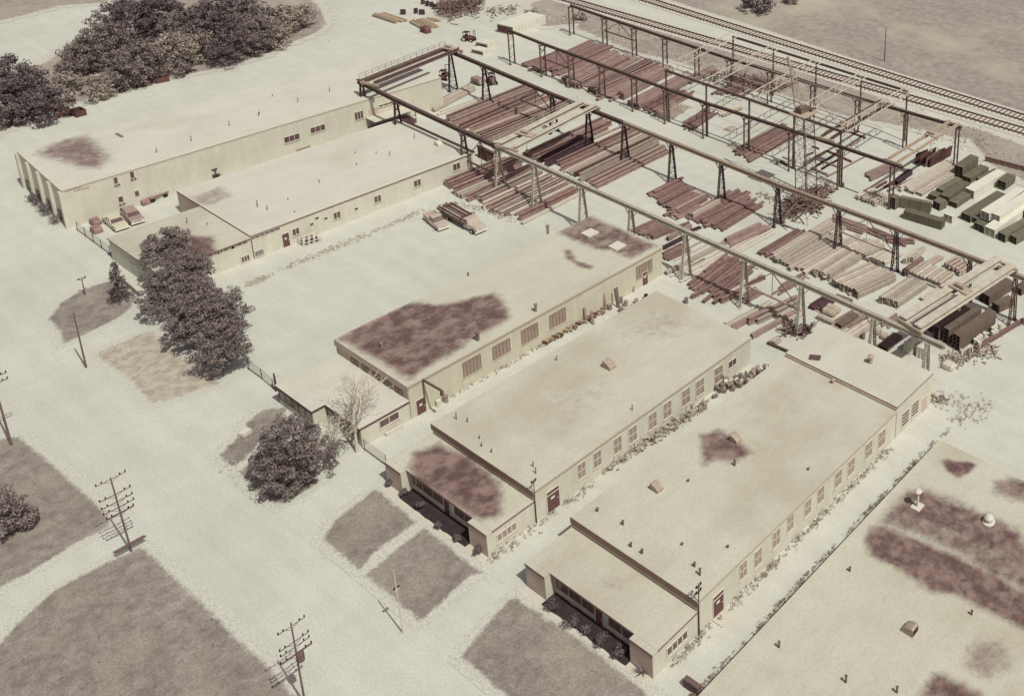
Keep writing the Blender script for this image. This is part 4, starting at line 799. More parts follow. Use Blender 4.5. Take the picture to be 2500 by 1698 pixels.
stack('Y5', (620,640), (760,700), (1000,470), .5, 4, 1, 'flat', 'girder', 'steel_bar', 'brown bar in the layer under the first white truss', 'steel bar', 'brown bars under the first truss', jit=.6, fill=.7)
stack('Y4', (1010,850), (1110,890), (1800,440), .35, 3, 1, 'flat', 'girder', 'steel_bar', 'low brown bar between the two big piles of the back block', 'steel bar', 'low bars between the back piles', jit=.5)
stack('Y4', (1290,990), (1500,1060), (2180,560), .5, 5, 1, 'flat', 'girder', 'steel_bar', 'low brown bar beside the deepest girder of the back block', 'steel bar', 'low bars beside the deepest girder', jit=.6)
stack('Y5', (60,1080), (260,1150), (600,800), .45, 5, 1, 'flat', 'rust', 'steel_bar', 'rust bar in the loose pile before the round logs', 'steel bar', 'rust bars before the round logs', jit=.5, fill=.7)
stack('W3', (1700,580), (1830,640), (2030,400), .4, 5, 1, 'flat', 'rust', 'steel_bar', 'rust bar in the small layer left of the last braced bay', 'steel bar', 'rust bars left of the braced bay', jit=.6, fill=.7)
stack('W3', (1180,700), (1300,800), (1420,560), .4, 4, 1, 'flat', 'rust', 'steel_bar', 'rust bar in the small layer by the foot of the pale column', 'steel bar', 'rust bars by the pale column foot', jit=.5, fill=.7)
stack('W2', (1330,1000), (1420,1060), (1900,740), .35, 4, 1, 'flat', 'girder', 'steel_bar', 'low brown bar beside the square brown beam on the pale yard', 'steel bar', 'low bars beside the square beam', jit=.5)
stack('W2', (520,560), (700,640), (860,400), .45, 4, 1, 'flat', 'girder', 'steel_bar', 'brown bar at the open end of the broad reddish pile', 'steel bar', 'brown bars at the broad pile end', jit=.6)
stack('W2', (1240,380), (1420,450), (1500,230), .5, 5, 1, 'flat', 'rust', 'steel_bar', 'rust bar behind the second black lattice column', 'steel bar', 'rust bars behind the lattice column', jit=.6, fill=.7)
stack('W4', (560,1090), (800,1180), (1230,720), .5, 5, 1, 'flat', 'girder', 'timber_beam', 'brown beam in the low row left of the tall dark ended piles', 'timber beam', 'brown beams left of the tall piles', jit=.5)
stack('W5', (840,720), (1010,800), (1260,480), .5, 4, 1, 'flat', 'tan_steel', 'timber_beam', 'tan beam lying between the square pile and the plated crane', 'timber beam', 'tan beams by the plated crane', jit=.4)
stack('W5', (1030,620), (1180,680), (1430,440), .4, 4, 1, 'flat', 'pale_steel', 'timber_beam', 'pale beam just behind the plated crane', 'timber beam', 'pale beams behind the plated crane', jit=.4)
stack('W6', (880,640), (1060,700), (1230,440), .35, 4, 1, 'flat', 'rust', 'timber_beam', 'rust beam in the row left of the pale column behind the workshop', 'timber beam', 'rust beams left of the pale column', jit=.4)
stack('W6', (1420,580), (1560,640), (1640,440), .35, 4, 1, 'flat', 'girder', 'timber_beam', 'brown beam in the row right of the pale column behind the workshop', 'timber beam', 'brown beams right of the pale column', jit=.4)
# ---------------------------------------------------------------- boxed bundles, right
def bundle(win, nl, nr, fl, h, m, label, group, slots=4, z0=.0, name='box_bundle', cat='bundle', face=True):
    a, b_, c = g(win,*nl,h+z0), g(win,*nr,h+z0), g(win,*fl,h+z0); u = (c-a).to_2d(); Ln = u.length; u.normalize(); v = V((u.y,-u.x)); W_ = abs((b_-a).to_2d().dot(v))
    t = thing(name, label, cat, (a.x,a.y,z0), group); t.rotation_euler = (0,0,ang_of(u))
    OFF[t.name] = V((0,0,0)); hh = h
    b = MB(); b.box(0,.25,.1,W_,Ln,hh)
    b.box(0,0,hh-.07,W_,.25,hh); b.box(0,0,.1,W_,.25,.17); b.box(0,0,.17,.07,.25,hh-.07); b.box(W_-.07,0,.17,W_,.25,hh-.07)
    b.build('stack_body', m, t)
    s = MB(); n = slots
    for k in range(1,n): z = .1+(hh-.1)*k/n; s.box(.07,.03,z-.035,W_-.07,.248,z+.035)
    if W_ > 1.1: s.box(W_*.5-.04,.02,.17,W_*.5+.04,.24,hh-.07)
    if s.v: s.build('end_slot', m, t)
    d = MB(); d.add([(.07,.246,.17),(W_-.07,.246,.17),(W_-.07,.246,hh-.07),(.07,.246,hh-.07)],[(0,1,2,3)]); d.build('end_recess','dark' if m != 'white_box' else 'canvas',t)
    f = MB()
    for y in (.2*Ln,.8*Ln): f.box(.02,y-.1,0,W_-.02,y+.1,.098)
    f.build('bearer','timber',t)
    k_ = MB()                                   # strapping round the bundle
    for y in (.3*Ln,.7*Ln): k_.box(-.012,y-.03,.09,W_+.012,y+.03,hh+.01)
    k_.build('strap','dark_steel' if m != 'white_box' else 'concrete',t)
    return t
G1 = 'grey boxed bundles by the red barrier'; 
for nl, nr, fl, h, lab in (((1385,345),(1500,382),(1600,200),1.6,'tall grey bundle at the back beside the dark leaning plates'),((1490,488),(1610,530),(1735,335),.75,'long low grey bundle below the tall back one'),((1685,520),(1745,545),(1920,390),.45,'narrow low grey bundle next to the white row'),
   ((1140,655),(1230,690),(1400,500),.5,'grey bundle at the upper left of the middle cluster'),((1190,745),(1310,790),(1475,545),.7,'long grey bundle in the middle cluster beside the white slotted end'),((1030,740),(1140,778),(1090,690),.7,'small grey bundle at the left of the middle cluster'),
   ((1095,822),(1195,868),(1190,778),1.0,'small upright grey bundle in front of the middle cluster'),((1308,825),(1430,860),(1500,700),.7,'grey bundle with a dark mouth in front of the white slotted end'),
   ((1475,985),(1620,1030),(1960,690),.9,'very long grey bundle between the two white rows'),((1590,1030),(1720,1060),(1720,960),.7,'short grey bundle tucked against the white double end'),((1650,1120),(1790,1162),(1722,1075),.9,'square grey bundle below the white double end'),
   ((1975,1245),(2095,1285),(2324,1060),1.0,'long grey bundle at the right edge, left of a pair'),((2140,1290),(2250,1320),(2400,1150),.9,'grey bundle at the right edge, right of a pair'),((2270,950),(2400,985),(2420,850),1.0,'grey bundle cut off by the right edge of the picture'),
   ((490,765),(600,795),(555,725),1.5,'tall narrow grey bundle with four open shelves')):
    bundle('W1', nl, nr, fl, h*1.55, 'grey_box', lab, G1)
bundle('W1', (1965,545), (2085,582), (2100,450), 1.5, 'grey_box', 'square grey bundle sitting high between the two white rows', G1, z0=.35)
def xbundle(win, a, b_, wd, h, m, label, group, slots=3):      # lies along the runways: end face to the right
    p, q = g(win,*a,0), g(win,*b_,0); u = (q-p).to_2d(); Ln = u.length; u.normalize(); v = V((-u.y,u.x)); t = thing('box_bundle', label, 'bundle', (p.x,p.y,0), group)
    t.rotation_euler = (0,0,math.atan2(u.y,u.x)); OFF[t.name] = V((0,0,0))
    b = MB(); b.box(0,0,.1,Ln-.25,wd,h); b.box(Ln-.25,0,h-.08,Ln,wd,h); b.box(Ln-.25,0,.1,Ln,wd,.17); b.box(Ln-.25,0,.17,Ln,.07,h-.08); b.box(Ln-.25,wd-.07,.17,Ln,wd,h-.08); b.build('stack_body',m,t)
    s = MB()
    for k in range(1,slots): z = .1+(h-.1)*k/slots; s.box(Ln-.247,.07,z-.04,Ln-.02,wd-.07,z+.04)
    s.build('end_slot',m,t); s = MB()
    for x in (.2*Ln,.8*Ln): s.box(x-.1,.02,0,x+.1,wd-.02,.098)
    s.build('bearer','timber',t); s = MB()
    for x in (.33*Ln,.66*Ln): s.box(x-.03,-.012,.09,x+.03,wd+.012,h+.01)
    s.build('strap','dark_steel',t)
    return t
xbundle('W1', (640,925), (1050,1010), .9, 2.1, 'grey_box', 'long grey bundle turned sideways behind the open shelved one', G1)
xbundle('W1', (690,1075), (1205,1230), 1.4, 1.65, 'grey_box', 'long grey bundle lying sideways nearest the runway', G1)
WG = 'white slotted bundles'
bundle('W1', (1530,655), (1665,695), (1960,400), 1.7, 'white_box', 'long white slotted bundle, left one of the white rows', WG, 4)
bundle('W1', (1740,955), (1880,990), (2240,640), 1.6, 'white_box', 'long white slotted bundle of the upper pair, left half', WG, 4, z0=1.1)
bundle('W1', (1885,995), (2015,1030), (2400,640), 1.6, 'white_box', 'long white slotted bundle of the upper pair, right half', WG, 4, z0=1.1)
bundle('W1', (1790,1172), (1930,1232), (2330,800), 1.6, 'white_box', 'long white slotted bundle lowest in the right white row', WG, 4)
bundle('W1', (1240,1000), (1360,1040), (1290,965), 1.5, 'white_box', 'short white slotted bundle behind the sideways grey one', WG, 4)
DG = 'dark stacked bundles by the pale plated crane'
for nl, nr, fl, h, lab in (((1312,1232),(1432,1280),(1830,880),1.9,'tall dark bundle with four slots, rightmost of the dark row'),((1185,1150),(1280,1180),(1650,840),1.9,'tall dark bundle second from the right in the dark row'),((1045,1125),(1150,1150),(1490,845),1.6,'dark bundle left of the two tall ones'),((960,1095),(1035,1120),(1390,830),.9,'low dark bundle on the left of the dark row'),
   ((1690,640),(1830,720),(2030,425),1.3,'grey brown tied bundle behind the white scraps'),((1875,790),(2010,832),(2100,690),1.0,'short grey bundle right of the tied one'),((2190,565),(2310,610),(2330,480),.9,'grey bundle at the picture edge behind the last column')):
    bundle('W5', nl, nr, fl, h*1.35, 'dark_bundle', lab, DG)
bundle('W5', (255,1400), (390,1462), (470,1215), .6, 'dark_bundle', 'low grey bundle in front of the white sheeted stacks', None, 1)
bundle('W6', (812,560), (905,602), (1060,405), .5, 'dark_bundle', 'flat dark bundle lying on the brown beams behind the last workshop', None, 1, z0=.4)
stack('W6', (690,620), (1100,790), (1080,380), .35, 7, 1, 'box', 'tan_steel', 'timber_beam', 'tan beam in the low row behind the last workshop roof', 'timber beam', 'tan beams behind the last workshop', jit=.3)
stack('W6', (450,290), (600,380), (640,170), .6, 4, 2, 'flat', 'purple_steel', 'steel_bar', 'dark ended bar in the small stack left of the tan tanks', 'steel bar', 'dark ended bars by the tanks', jit=.3)
stack('W5', (590,1000), (760,1120), (1180,620), .45, 3, 1, 'flat', 'pale_steel', 'timber_beam', 'pale beam lying under the plated crane', 'timber beam', 'pale beams under the plated crane', jit=.3)
girders('W5', [((560,1060),(940,1260),.5,'rust',.6,'box'),((1640,1440),(2330,1020),.5,'rust',.5,'I'),((1500,1500),(2200,1090),.3,'rust_dark',.4)], 'rust', .5, 'long rust beam at the right end of the yard', 'rust beams at the right end', 'steel_beam', 'steel beam')
girders('W6', [((820,165),(1040,245),.6,'rust',.6,'box'),((560,450),(790,560),.5,'tan_steel',.6,'box'),((620,640),(1080,370),.3,'rust',.3)], 'rust', .5, 'odd rust beam behind the last workshop', 'odd beams behind the last workshop', 'steel_beam', 'steel beam')
# sheeted stacks
for nl, nr, fl, h, lab in (((620,1335),(730,1385),(740,1260),1.9,'white sheeted stack, left one behind the last workshop'),((800,1420),(920,1470),(870,1345),1.7,'white sheeted stack, right one behind the last workshop')):
    a, b_, c = g('W5',*nl,h), g('W5',*nr,h), g('W5',*fl,h); b = MB(); u = (c-a); v = V((b_.x-a.x,b_.y-a.y,0)); q = [a,a+v,a+v+u,a+u]; cen = (q[0]+q[2])/2
    n = 6; ring = []
    for i in range(4):
        for j in range(n): ring.append(q[i].lerp(q[(i+1)%4],j/n))
    vs_ = [(p.x,p.y,h) for p in ring]+[(cen.x+(p.x-cen.x)*(1.06+.05*(i%2)),cen.y+(p.y-cen.y)*(1.06+.05*(i%2)),.5*h) for i,p in enumerate(ring)]+[(cen.x+(p.x-cen.x)*(1.05+.16*(i%2)),cen.y+(p.y-cen.y)*(1.05+.16*(i%2)),.02) for i,p in enumerate(ring)]+[(cen.x,cen.y,h+.25)]
    k = 4*n; b.add(vs_, [(i+k*r,i+k*(r+1),(i+1)%k+k*(r+1),(i+1)%k+k*r) for r in (0,1) for i in range(k)]+[(3*k,i,(i+1)%k) for i in range(k)])
    tag(b.build('tarpaulin_stack','tarp'), lab, 'covered stack', 'white sheeted stacks')
# upright dark plates
for i, (a, b_, h) in enumerate((((985,380),(1230,260),2.6),((840,340),(1000,270),2.4),((1040,385),(1330,225),2.5),((900,370),(1110,250),2.5))):
    p, q = g('W1',*a), g('W1',*b_); o = MB(); lean = V((.35,0,h)); o.bar(p+lean/2, q+lean/2, .12, h, up=(.14,0,1)); 
    o = o.build('steel_plate','rust_dark' if i else 'rust'); tag(o, ('reddish','dark purple','dark purple','dark purple')[i]+' steel sheet leaning upright near the last back column', 'steel sheet', 'upright steel sheets')
# red barrier behind the bundles
b = MB(); p, q = g('W1',1800,300,.0), g('W1',2500,480,.0); b.bar(p+V((0,0,.55)), q+V((0,0,.55)), .12, 1.1); rb = b.build('wall_panel','rust'); 
tb_ = thing('low_barrier','low rust red barrier along the grass behind the grey bundles','barrier',(p.x,p.y,0)); rb.parent = tb_; rb.location = V(rb.location)-V((p.x,p.y,0))
b = MB(); b.bar(p+V((0,0,1.15)), q+V((0,0,1.15)), .3, .1); [b.bar(p.lerp(q,i/8)+V((0,-.1,0)), p.lerp(q,i/8)+V((0,-.1,1.1)), .12) for i in range(9)]; OFF[tb_.name] = V((p.x,p.y,0)); b.build('post','girder',tb_)
# ---------------------------------------------------------------- foliage
def leaves(centres, rad, n, size, m, name, parent, flat=.24, up=.25):
    C_ = np.repeat(np.array(centres), n, 0); R_ = np.repeat(np.array(rad), n); k = len(C_)
    d = rng.normal(size=(k,3)); d /= np.linalg.norm(d,axis=1)[:,None]; r = R_*rng.uniform(.35,1.,k)**.5
    p = C_+d*r[:,None]*np.array([1,1,.8]); nrm = d+rng.normal(size=(k,3))*flat*1.6+np.array([0,0,up]); nrm /= np.linalg.norm(nrm,axis=1)[:,None]
    t = np.cross(nrm, rng.normal(size=(k,3))); t /= np.linalg.norm(t,axis=1)[:,None]; b = np.cross(nrm,t); s = size*rng.uniform(.6,1.35,k)[:,None]
    vs_ = np.stack([p-t*s*.5, p+b*s*.33, p+t*s*.5, p-b*s*.33],1).reshape(-1,3)
    mb = MB(); mb.v = vs_.tolist(); mb.f = [(4*i,4*i+1,4*i+2,4*i+3) for i in range(k)]
    return mb.build(name, m, parent)
def limb(b, p, q, r0, r1, n=6): b.tube(p, q, r0, r1, n, caps=False)
def tree(base, lobes, h, label, m='leaf', leaf=.32, nl=42, cl=1.0, group=None, name='broadleaf_tree', cat='tree', trunk=.28, dens=1.):
    # lobes: (dx, dy, z, radius) of the main masses of the crown
    base = V(base); t = thing(name, label, cat, base, group); cs = []; rs = []
    for (dx,dy,z,r) in lobes:
        k = max(6,int(dens*2.7*(r/cl)**2))
        for i in range(k):
            d = V((random.gauss(0,1),random.gauss(0,1),random.gauss(.25,1))).normalized(); rr = r*random.uniform(.55,1.)
            c = V((base.x+dx,base.y+dy,base.z+z))+V((d.x*rr,d.y*rr,d.z*rr*.85))
            if c.z < base.z+.6: c.z = base.z+.6+random.random()*.5
            cs.append(tuple(c)); rs.append(cl*random.uniform(.55,1.1))
    leaves(cs, rs, nl, leaf, m, 'crown', t)
    b = MB(); top = base+V((lobes[0][0]*.3,lobes[0][1]*.3,h*.55)); limb(b, base, base.lerp(top,.5)+V((.1,.05,0)), trunk, trunk*.75, 8); limb(b, base.lerp(top,.5)+V((.1,.05,0)), top, trunk*.75, trunk*.45, 8)
    for (dx,dy,z,r) in lobes:
        for i in range(3):
            e = base+V((dx,dy,z))+V((random.uniform(-.6,.6)*r,random.uniform(-.6,.6)*r,random.uniform(-.2,.6)*r)); s_ = base.lerp(top,random.uniform(.45,1)); limb(b, s_, s_.lerp(e,.5)+V((0,0,.2)), trunk*.4, trunk*.25); limb(b, s_.lerp(e,.5)+V((0,0,.2)), e, trunk*.25, .04)
    b.build('trunk','bark',t); return t
PG = 'dense trees in the row by the long white shed'
for i,((px,py),r,lab) in enumerate((((405,612),3.5,'dense dark tree at the top end of the row by the long shed'),((448,668),3.6,'dense dark tree second in the row by the long shed'),((398,702),3.3,'dense dark tree on the street side of the row, next to the conifer'),
    ((478,735),3.5,'dense dark tree in the middle of the row by the long shed'),((538,768),3.3,'dense dark tree on the yard side of the row by the long shed'),((535,838),3.2,'dense dark tree at the lower end of the row, beside the gate'),((462,782),2.9,'lower dark tree on the street side at the middle of the row'))):
    c = g('px',px,py,4.3); tree((c.x,c.y,0), [(0,0,4.2,r),(.8,-.9,3.,r*.75),(-.7,.7,5.1,r*.72),(random.uniform(-1,1),1.,3.2,r*.7)], 8, lab, 'leaf', .25, 84, .8, PG)
c = g('32',330,980,3.6); tree((c.x,c.y,0), [(0,0,4.3,3.6),(.9,-1.6,2.6,2.9),(-1.2,.8,5.2,2.6),(1.8,1.2,3.2,2.6),(-1.6,-1.,2.8,2.6)], 8, 'big bushy tree standing alone in front of the low annex', 'leaf', .22, 100, .75)
c = g('31',-10,1500,2.2); tree((c.x,c.y,0), [(0,0,2.6,2.4),(1.2,-.8,1.7,1.8),(1.6,1.,1.8,1.6),(-1,-1,2,2.)], 4.5, 'spreading dark bush tree at the left edge on the upper lawn', 'leaf', .24, 80, .65)
# the wood behind the white factory
WG_ = 'trees of the wood behind the white factory'
wood = [(40,232,4.2,9,'leaf_dark','dark tree at the left picture edge before the wood'),(20,165,2.2,10,'leaf_dark','narrow pointed tree at the left picture edge'),(108,255,3.2,6,'leaf_dark','low dark tree right of the left edge tree'),
 (185,150,3.6,7,'leaf','rounded mid tone tree at the left end of the wood'),(160,205,2.6,4,'leaf_pale','pale low shrub tree in the gap of the wood'),(235,215,2.6,4,'leaf_pale','pale shrub tree at the front edge of the wood'),(262,105,4.6,10,'leaf','large leafy tree in the left half of the wood'),
 (330,150,4.6,9,'leaf','large leafy tree at the front of the wood'),(300,55,5.,11,'leaf_dark','tall dark tree at the back of the wood'),(385,45,5.5,12,'leaf_dark','tallest dark tree in the middle back of the wood'),(415,120,4.,8,'leaf_pale','lighter tree at the front middle of the wood'),
 (455,70,4.6,10,'leaf','leafy tree between the tall dark ones of the wood'),(525,45,5.5,12,'leaf_dark','tall dark tree at the right back of the wood'),(595,40,5.,11,'leaf','leafy tree near the right end of the wood'),(565,105,4.2,8,'leaf_dark','dark tree at the right front corner of the wood'),
 (630,80,4.,8,'leaf','mid tone tree at the right end of the wood'),(500,108,3.4,6,'leaf_pale','pale tree at the right front of the wood'),(690,50,3.8,7,'leaf_pale','pale bushy tree right of the wood'),(735,40,2.8,5,'leaf_pale','small pale bush tree farthest right of the wood'),(680,95,2.4,4,'leaf_pale','low pale bush below the right end of the wood'),
 (300,190,2.6,4.,'leaf','low bush at the front edge of the wood'),(365,175,2.4,3.6,'leaf','low bush beside the dark skip at the wood edge'),(70,190,2.6,5,'leaf','small tree between the left edge trees and the wood'),(215,120,3.2,6,'leaf_pale','thin pale tree behind the left end of the wood'),(140,235,2.,3,'leaf_pale','pale bush in front of the left end of the wood'),(455,160,2.3,3.5,'leaf','low bush at the middle of the wood edge'),(30,285,2.2,3,'leaf','low bush by the factory corner at the left edge')]
for px,py,r,h,m_,lab in wood:
    zc = h*.52; c = g('px',px,py,zc); r *= 1.16; tree((c.x,c.y,0), [(0,0,zc,r),(r*.5,-r*.4,zc*.7,r*.65),(-r*.45,r*.3,zc*1.15,r*.6)], h, lab, m_, .42, 52, 1.1, WG_, dens=1.)
c = g('px',1848,5,3); tree((c.x,c.y,0), [(0,0,3.2,4.),(3,0,2.2,2.6),(-2.6,1,2.2,2.6)], 6, 'dark purple tree in the open field at the top edge', 'leaf_dark', .6, 34, 1.3)
for px,py,r,lab in ((1925,0,2.2,'low bush right of the purple field tree'),(1300,35,1.8,'low scrub bush on the verge at the top of the yard'),(1415,40,1.4,'low scrub bush beside the last back column')):
    c = g('px',px,py,1); tree((c.x,c.y,0), [(0,0,1.,r),(r*.8,.2,.7,r*.6)], 2, lab, 'leaf_pale', .5, 24, .8, name='bush', cat='bush')
# conifer
cb = g('21',1075,1140); cf = thing('conifer','thin ragged conifer beside the row of dark trees','conifer',cb); b = MB(); limb(b,cb,cb+V((0,0,6.4)),.16,.03); cs = []; rs = []
for i in range(15):
    z = .7+i*.38; rr = 1.55*(1-z/6.9)
    for j in range(7):
        a = random.random()*6.28; e = cb+V((math.cos(a)*rr,math.sin(a)*rr,z-.15)); limb(b,cb+V((0,0,z)),e,.04,.015,4)
        if random.random() < .8: cs += [tuple(cb.lerp(e,.6)+V((0,0,z*.4))),tuple(e)]; cs[-2] = (lerp(cb.x,e.x,.6),lerp(cb.y,e.y,.6),e.z+.05); rs += [.22,.26]
b.build('trunk','bark',cf); leaves(cs, rs, 9, .22, 'leaf_dark', 'crown', cf)
# bare pale trees
def bare(base, h, label, n0=5, spread=.42, seed=1):
    r_ = random.Random(seed); t = thing('bare_tree', label, 'bare tree', base, 'leafless trees in front of the low annex'); b = MB(); br = MB()
    def grow(p, d, Ln, r, dep):
        q = p+d*Ln; (b if dep == 0 else br).tube(p, q, r, r*.68, 5 if dep < 2 else 3, caps=False)
        if dep >= 5: return
        for i in range(n0 if dep == 0 else r_.choice((2,3))):
            v = (d+V((r_.gauss(0,spread),r_.gauss(0,spread),r_.gauss(.12,spread*.5)))).normalized(); grow(p.lerp(q,r_.uniform(.7,1)), v, Ln*r_.uniform(.6,.82), max(r*.6,.024), dep+1)
    grow(V(base), V((r_.gauss(0,.06),r_.gauss(0,.06),1)).normalized(), h*.3, h*.017, 0)
    br.build('branch','bark_pale',t)['kind'] = 'stuff'; b.build('trunk','bark_pale',t); return t
bare(g('32',915,955), 12., 'tallest bleached leafless tree before the low annex', 8, .44, 4)
bare(g('32',740,1060), 8., 'forked leafless tree close to the big bushy tree', 7, .5, 9)
bare(g('32',690,1090), 6., 'small leafless tree half hidden by the bushy tree', 4, .45, 12)
# shrubs
def shrub(p, r, label, m='leaf_dark', group=None, h=1.): 
    t = thing('shrub', label, 'shrub', p, group); cs = [tuple(V(p)+V((random.uniform(-.5,.5)*r,random.uniform(-.5,.5)*r,random.uniform(.3,.9)*r*h))) for i in range(7)]
    leaves(cs, [r*.5]*7, 60, .16, m, 'crown', t); b = MB(); [limb(b,V(p),V(c),.03,.015,4) for c in cs[:4]]; b.build('stem','bark',t); return t
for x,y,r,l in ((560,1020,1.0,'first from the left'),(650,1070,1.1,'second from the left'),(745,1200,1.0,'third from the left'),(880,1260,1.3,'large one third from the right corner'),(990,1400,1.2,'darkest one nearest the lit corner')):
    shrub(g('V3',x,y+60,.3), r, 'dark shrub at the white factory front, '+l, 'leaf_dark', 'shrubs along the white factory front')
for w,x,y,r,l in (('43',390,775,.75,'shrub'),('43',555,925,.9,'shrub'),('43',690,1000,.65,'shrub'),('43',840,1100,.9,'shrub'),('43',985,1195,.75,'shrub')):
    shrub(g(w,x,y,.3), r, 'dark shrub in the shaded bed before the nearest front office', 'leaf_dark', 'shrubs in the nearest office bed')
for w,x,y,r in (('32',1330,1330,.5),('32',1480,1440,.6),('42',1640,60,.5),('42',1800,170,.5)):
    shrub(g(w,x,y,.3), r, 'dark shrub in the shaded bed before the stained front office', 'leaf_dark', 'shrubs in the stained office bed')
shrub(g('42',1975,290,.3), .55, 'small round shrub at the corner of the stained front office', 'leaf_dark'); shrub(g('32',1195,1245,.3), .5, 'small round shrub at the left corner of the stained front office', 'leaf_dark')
p = g('43',1190,1345,.1); t = thing('spiky_plant','spiky star shaped plant on the corner of the nearest office','plant',p); b = MB()
for i in range(16): a = i*.393+random.uniform(-.1,.1); e = p+V((math.cos(a)*1.,math.sin(a)*1.,.35+.3*(i%3))); n = V((-math.sin(a),math.cos(a),0))*.09; b.add([p-n,p+n,e],[(0,1,2)])
b.build('frond','leaf_dark',t)
# planting beds and paths by the offices
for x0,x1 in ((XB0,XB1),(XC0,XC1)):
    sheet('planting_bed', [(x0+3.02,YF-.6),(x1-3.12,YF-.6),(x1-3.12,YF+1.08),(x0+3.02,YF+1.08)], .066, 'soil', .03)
# weeds along walls and edges
def weeds(name, label, path, wd, n, size=.17, m='weed', hmax=.5):
    cs = []; P_ = [V(p) for p in path]; Ls = [(b_-a).length for a,b_ in zip(P_,P_[1:])]; tot = sum(Ls)
    cl = [random.random()**1.3 for _ in range(max(3,int(tot/2.5)))]
    for i in range(n):
        s = random.choice(range(len(cl))); u = (s+random.random())/len(cl)
        if random.random() > cl[s]+.25: continue
        d = u*tot
        for k,Lk in enumerate(Ls):
            if d <= Lk: break
            d -= Lk
        p = P_[k].lerp(P_[k+1], min(1,d/max(Lk,1e-6))); cs.append((p.x+random.gauss(0,wd),p.y+random.gauss(0,wd),random.uniform(.05,hmax*.6)))
    t = leaves(cs, [.22]*len(cs), 6, size, m, name, None, .5, .6); return tag(t, label, 'weeds', None, 'stuff')
weeds('weeds','ragged weeds along the long lit wall of the nearest workshop',[(XC1+.5,YF+2,0),(XC1+.5,YCR-2,0)],.22,420)
weeds('weeds','line of dry weeds along the edge of the stained warehouse',[(XF0-1.3,YF0+20,0),(XF0-1.3,YF1,0),g('34',1800,640)],.16,640)
weeds('weeds','long strip of dry weeds across the yard by the long shed',[g('22',-60,1010),g('22',400,800),g('22',900,600),g('22',1490,345)],.45,620, m='weed_pale', hmax=.25)
weeds('weeds','scattered weeds along the tan brick hall wall',[(XA1+.4,60,0),(XA1+.4,78,0)],.2,120)
weeds('weeds','weeds along the side of the stained workshop office',[(XB1+.5,YF,0),(XB1+.6,62,0)],.4,160)
weeds('weeds','dry weeds scattered on the open ground behind the last workshop',[g('34',1520,480),g('34',1950,560),g('34',1680,720)],1.0,200, m='weed')
weeds('weeds','weeds along the foot of the stacked girders by the truck',[g('Y3',300,860),g('Y3',700,950),g('Y3',1150,1110)],.4,160, m='weed_pale')
weeds('weeds','rough scrub on the verge behind the back runway',[g('13',300,120),g('13',700,230),g('13',1300,420),g('13',1800,640)],2.5,300,.35,'weed_pale',.5)
weeds('weeds','rough scrub on the verge at the right of the yard',[g('14',1100,1000),g('14',1600,1180),g('14',2300,1400)],3.,200,.35,'weed_pale',.5)
weeds('weeds','rough edge of dry grass round the lawn tree',[g('31',2200,800),g('31',2120,1000),g('32',150,1380)],1.,90,.18,'weed_pale',.3)
# ---------------------------------------------------------------- vehicles
def wheel(t, x, y, r=.34, w=.24):
    b = MB().tube((x,y-w/2,r),(x,y+w/2,r),r,n=14); o = b.build('wheel','tyre',t); e = w/2*(1 if y > 0 else -1)
    MB().tube((x,y+e*.8,r),(x,y+e*1.06,r),r*.6,n=12).build('rim','frame_paint',o); return o
def loft(b, secs):                          # secs: (x, half width, z0, z1) -> closed hull with bevelled upper edges
    n = 6; vs_ = []
    for x,hw,z0,z1 in secs:
        d = min(.1,(z1-z0)*.3); vs_ += [(x,-hw*.96,z0),(x,-hw,z0+(z1-z0)*.45),(x,-hw+d,z1),(x,hw-d,z1),(x,hw,z0+(z1-z0)*.45),(x,hw*.96,z0)]
    fs = [tuple(range(n))[::-1], tuple((len(secs)-1)*n+i for i in range(n))]
    for k in range(len(secs)-1): fs += [(k*n+i,k*n+(i+1)%n,(k+1)*n+(i+1)%n,(k+1)*n+i) for i in range(n)]
    return b.add(vs_, fs)
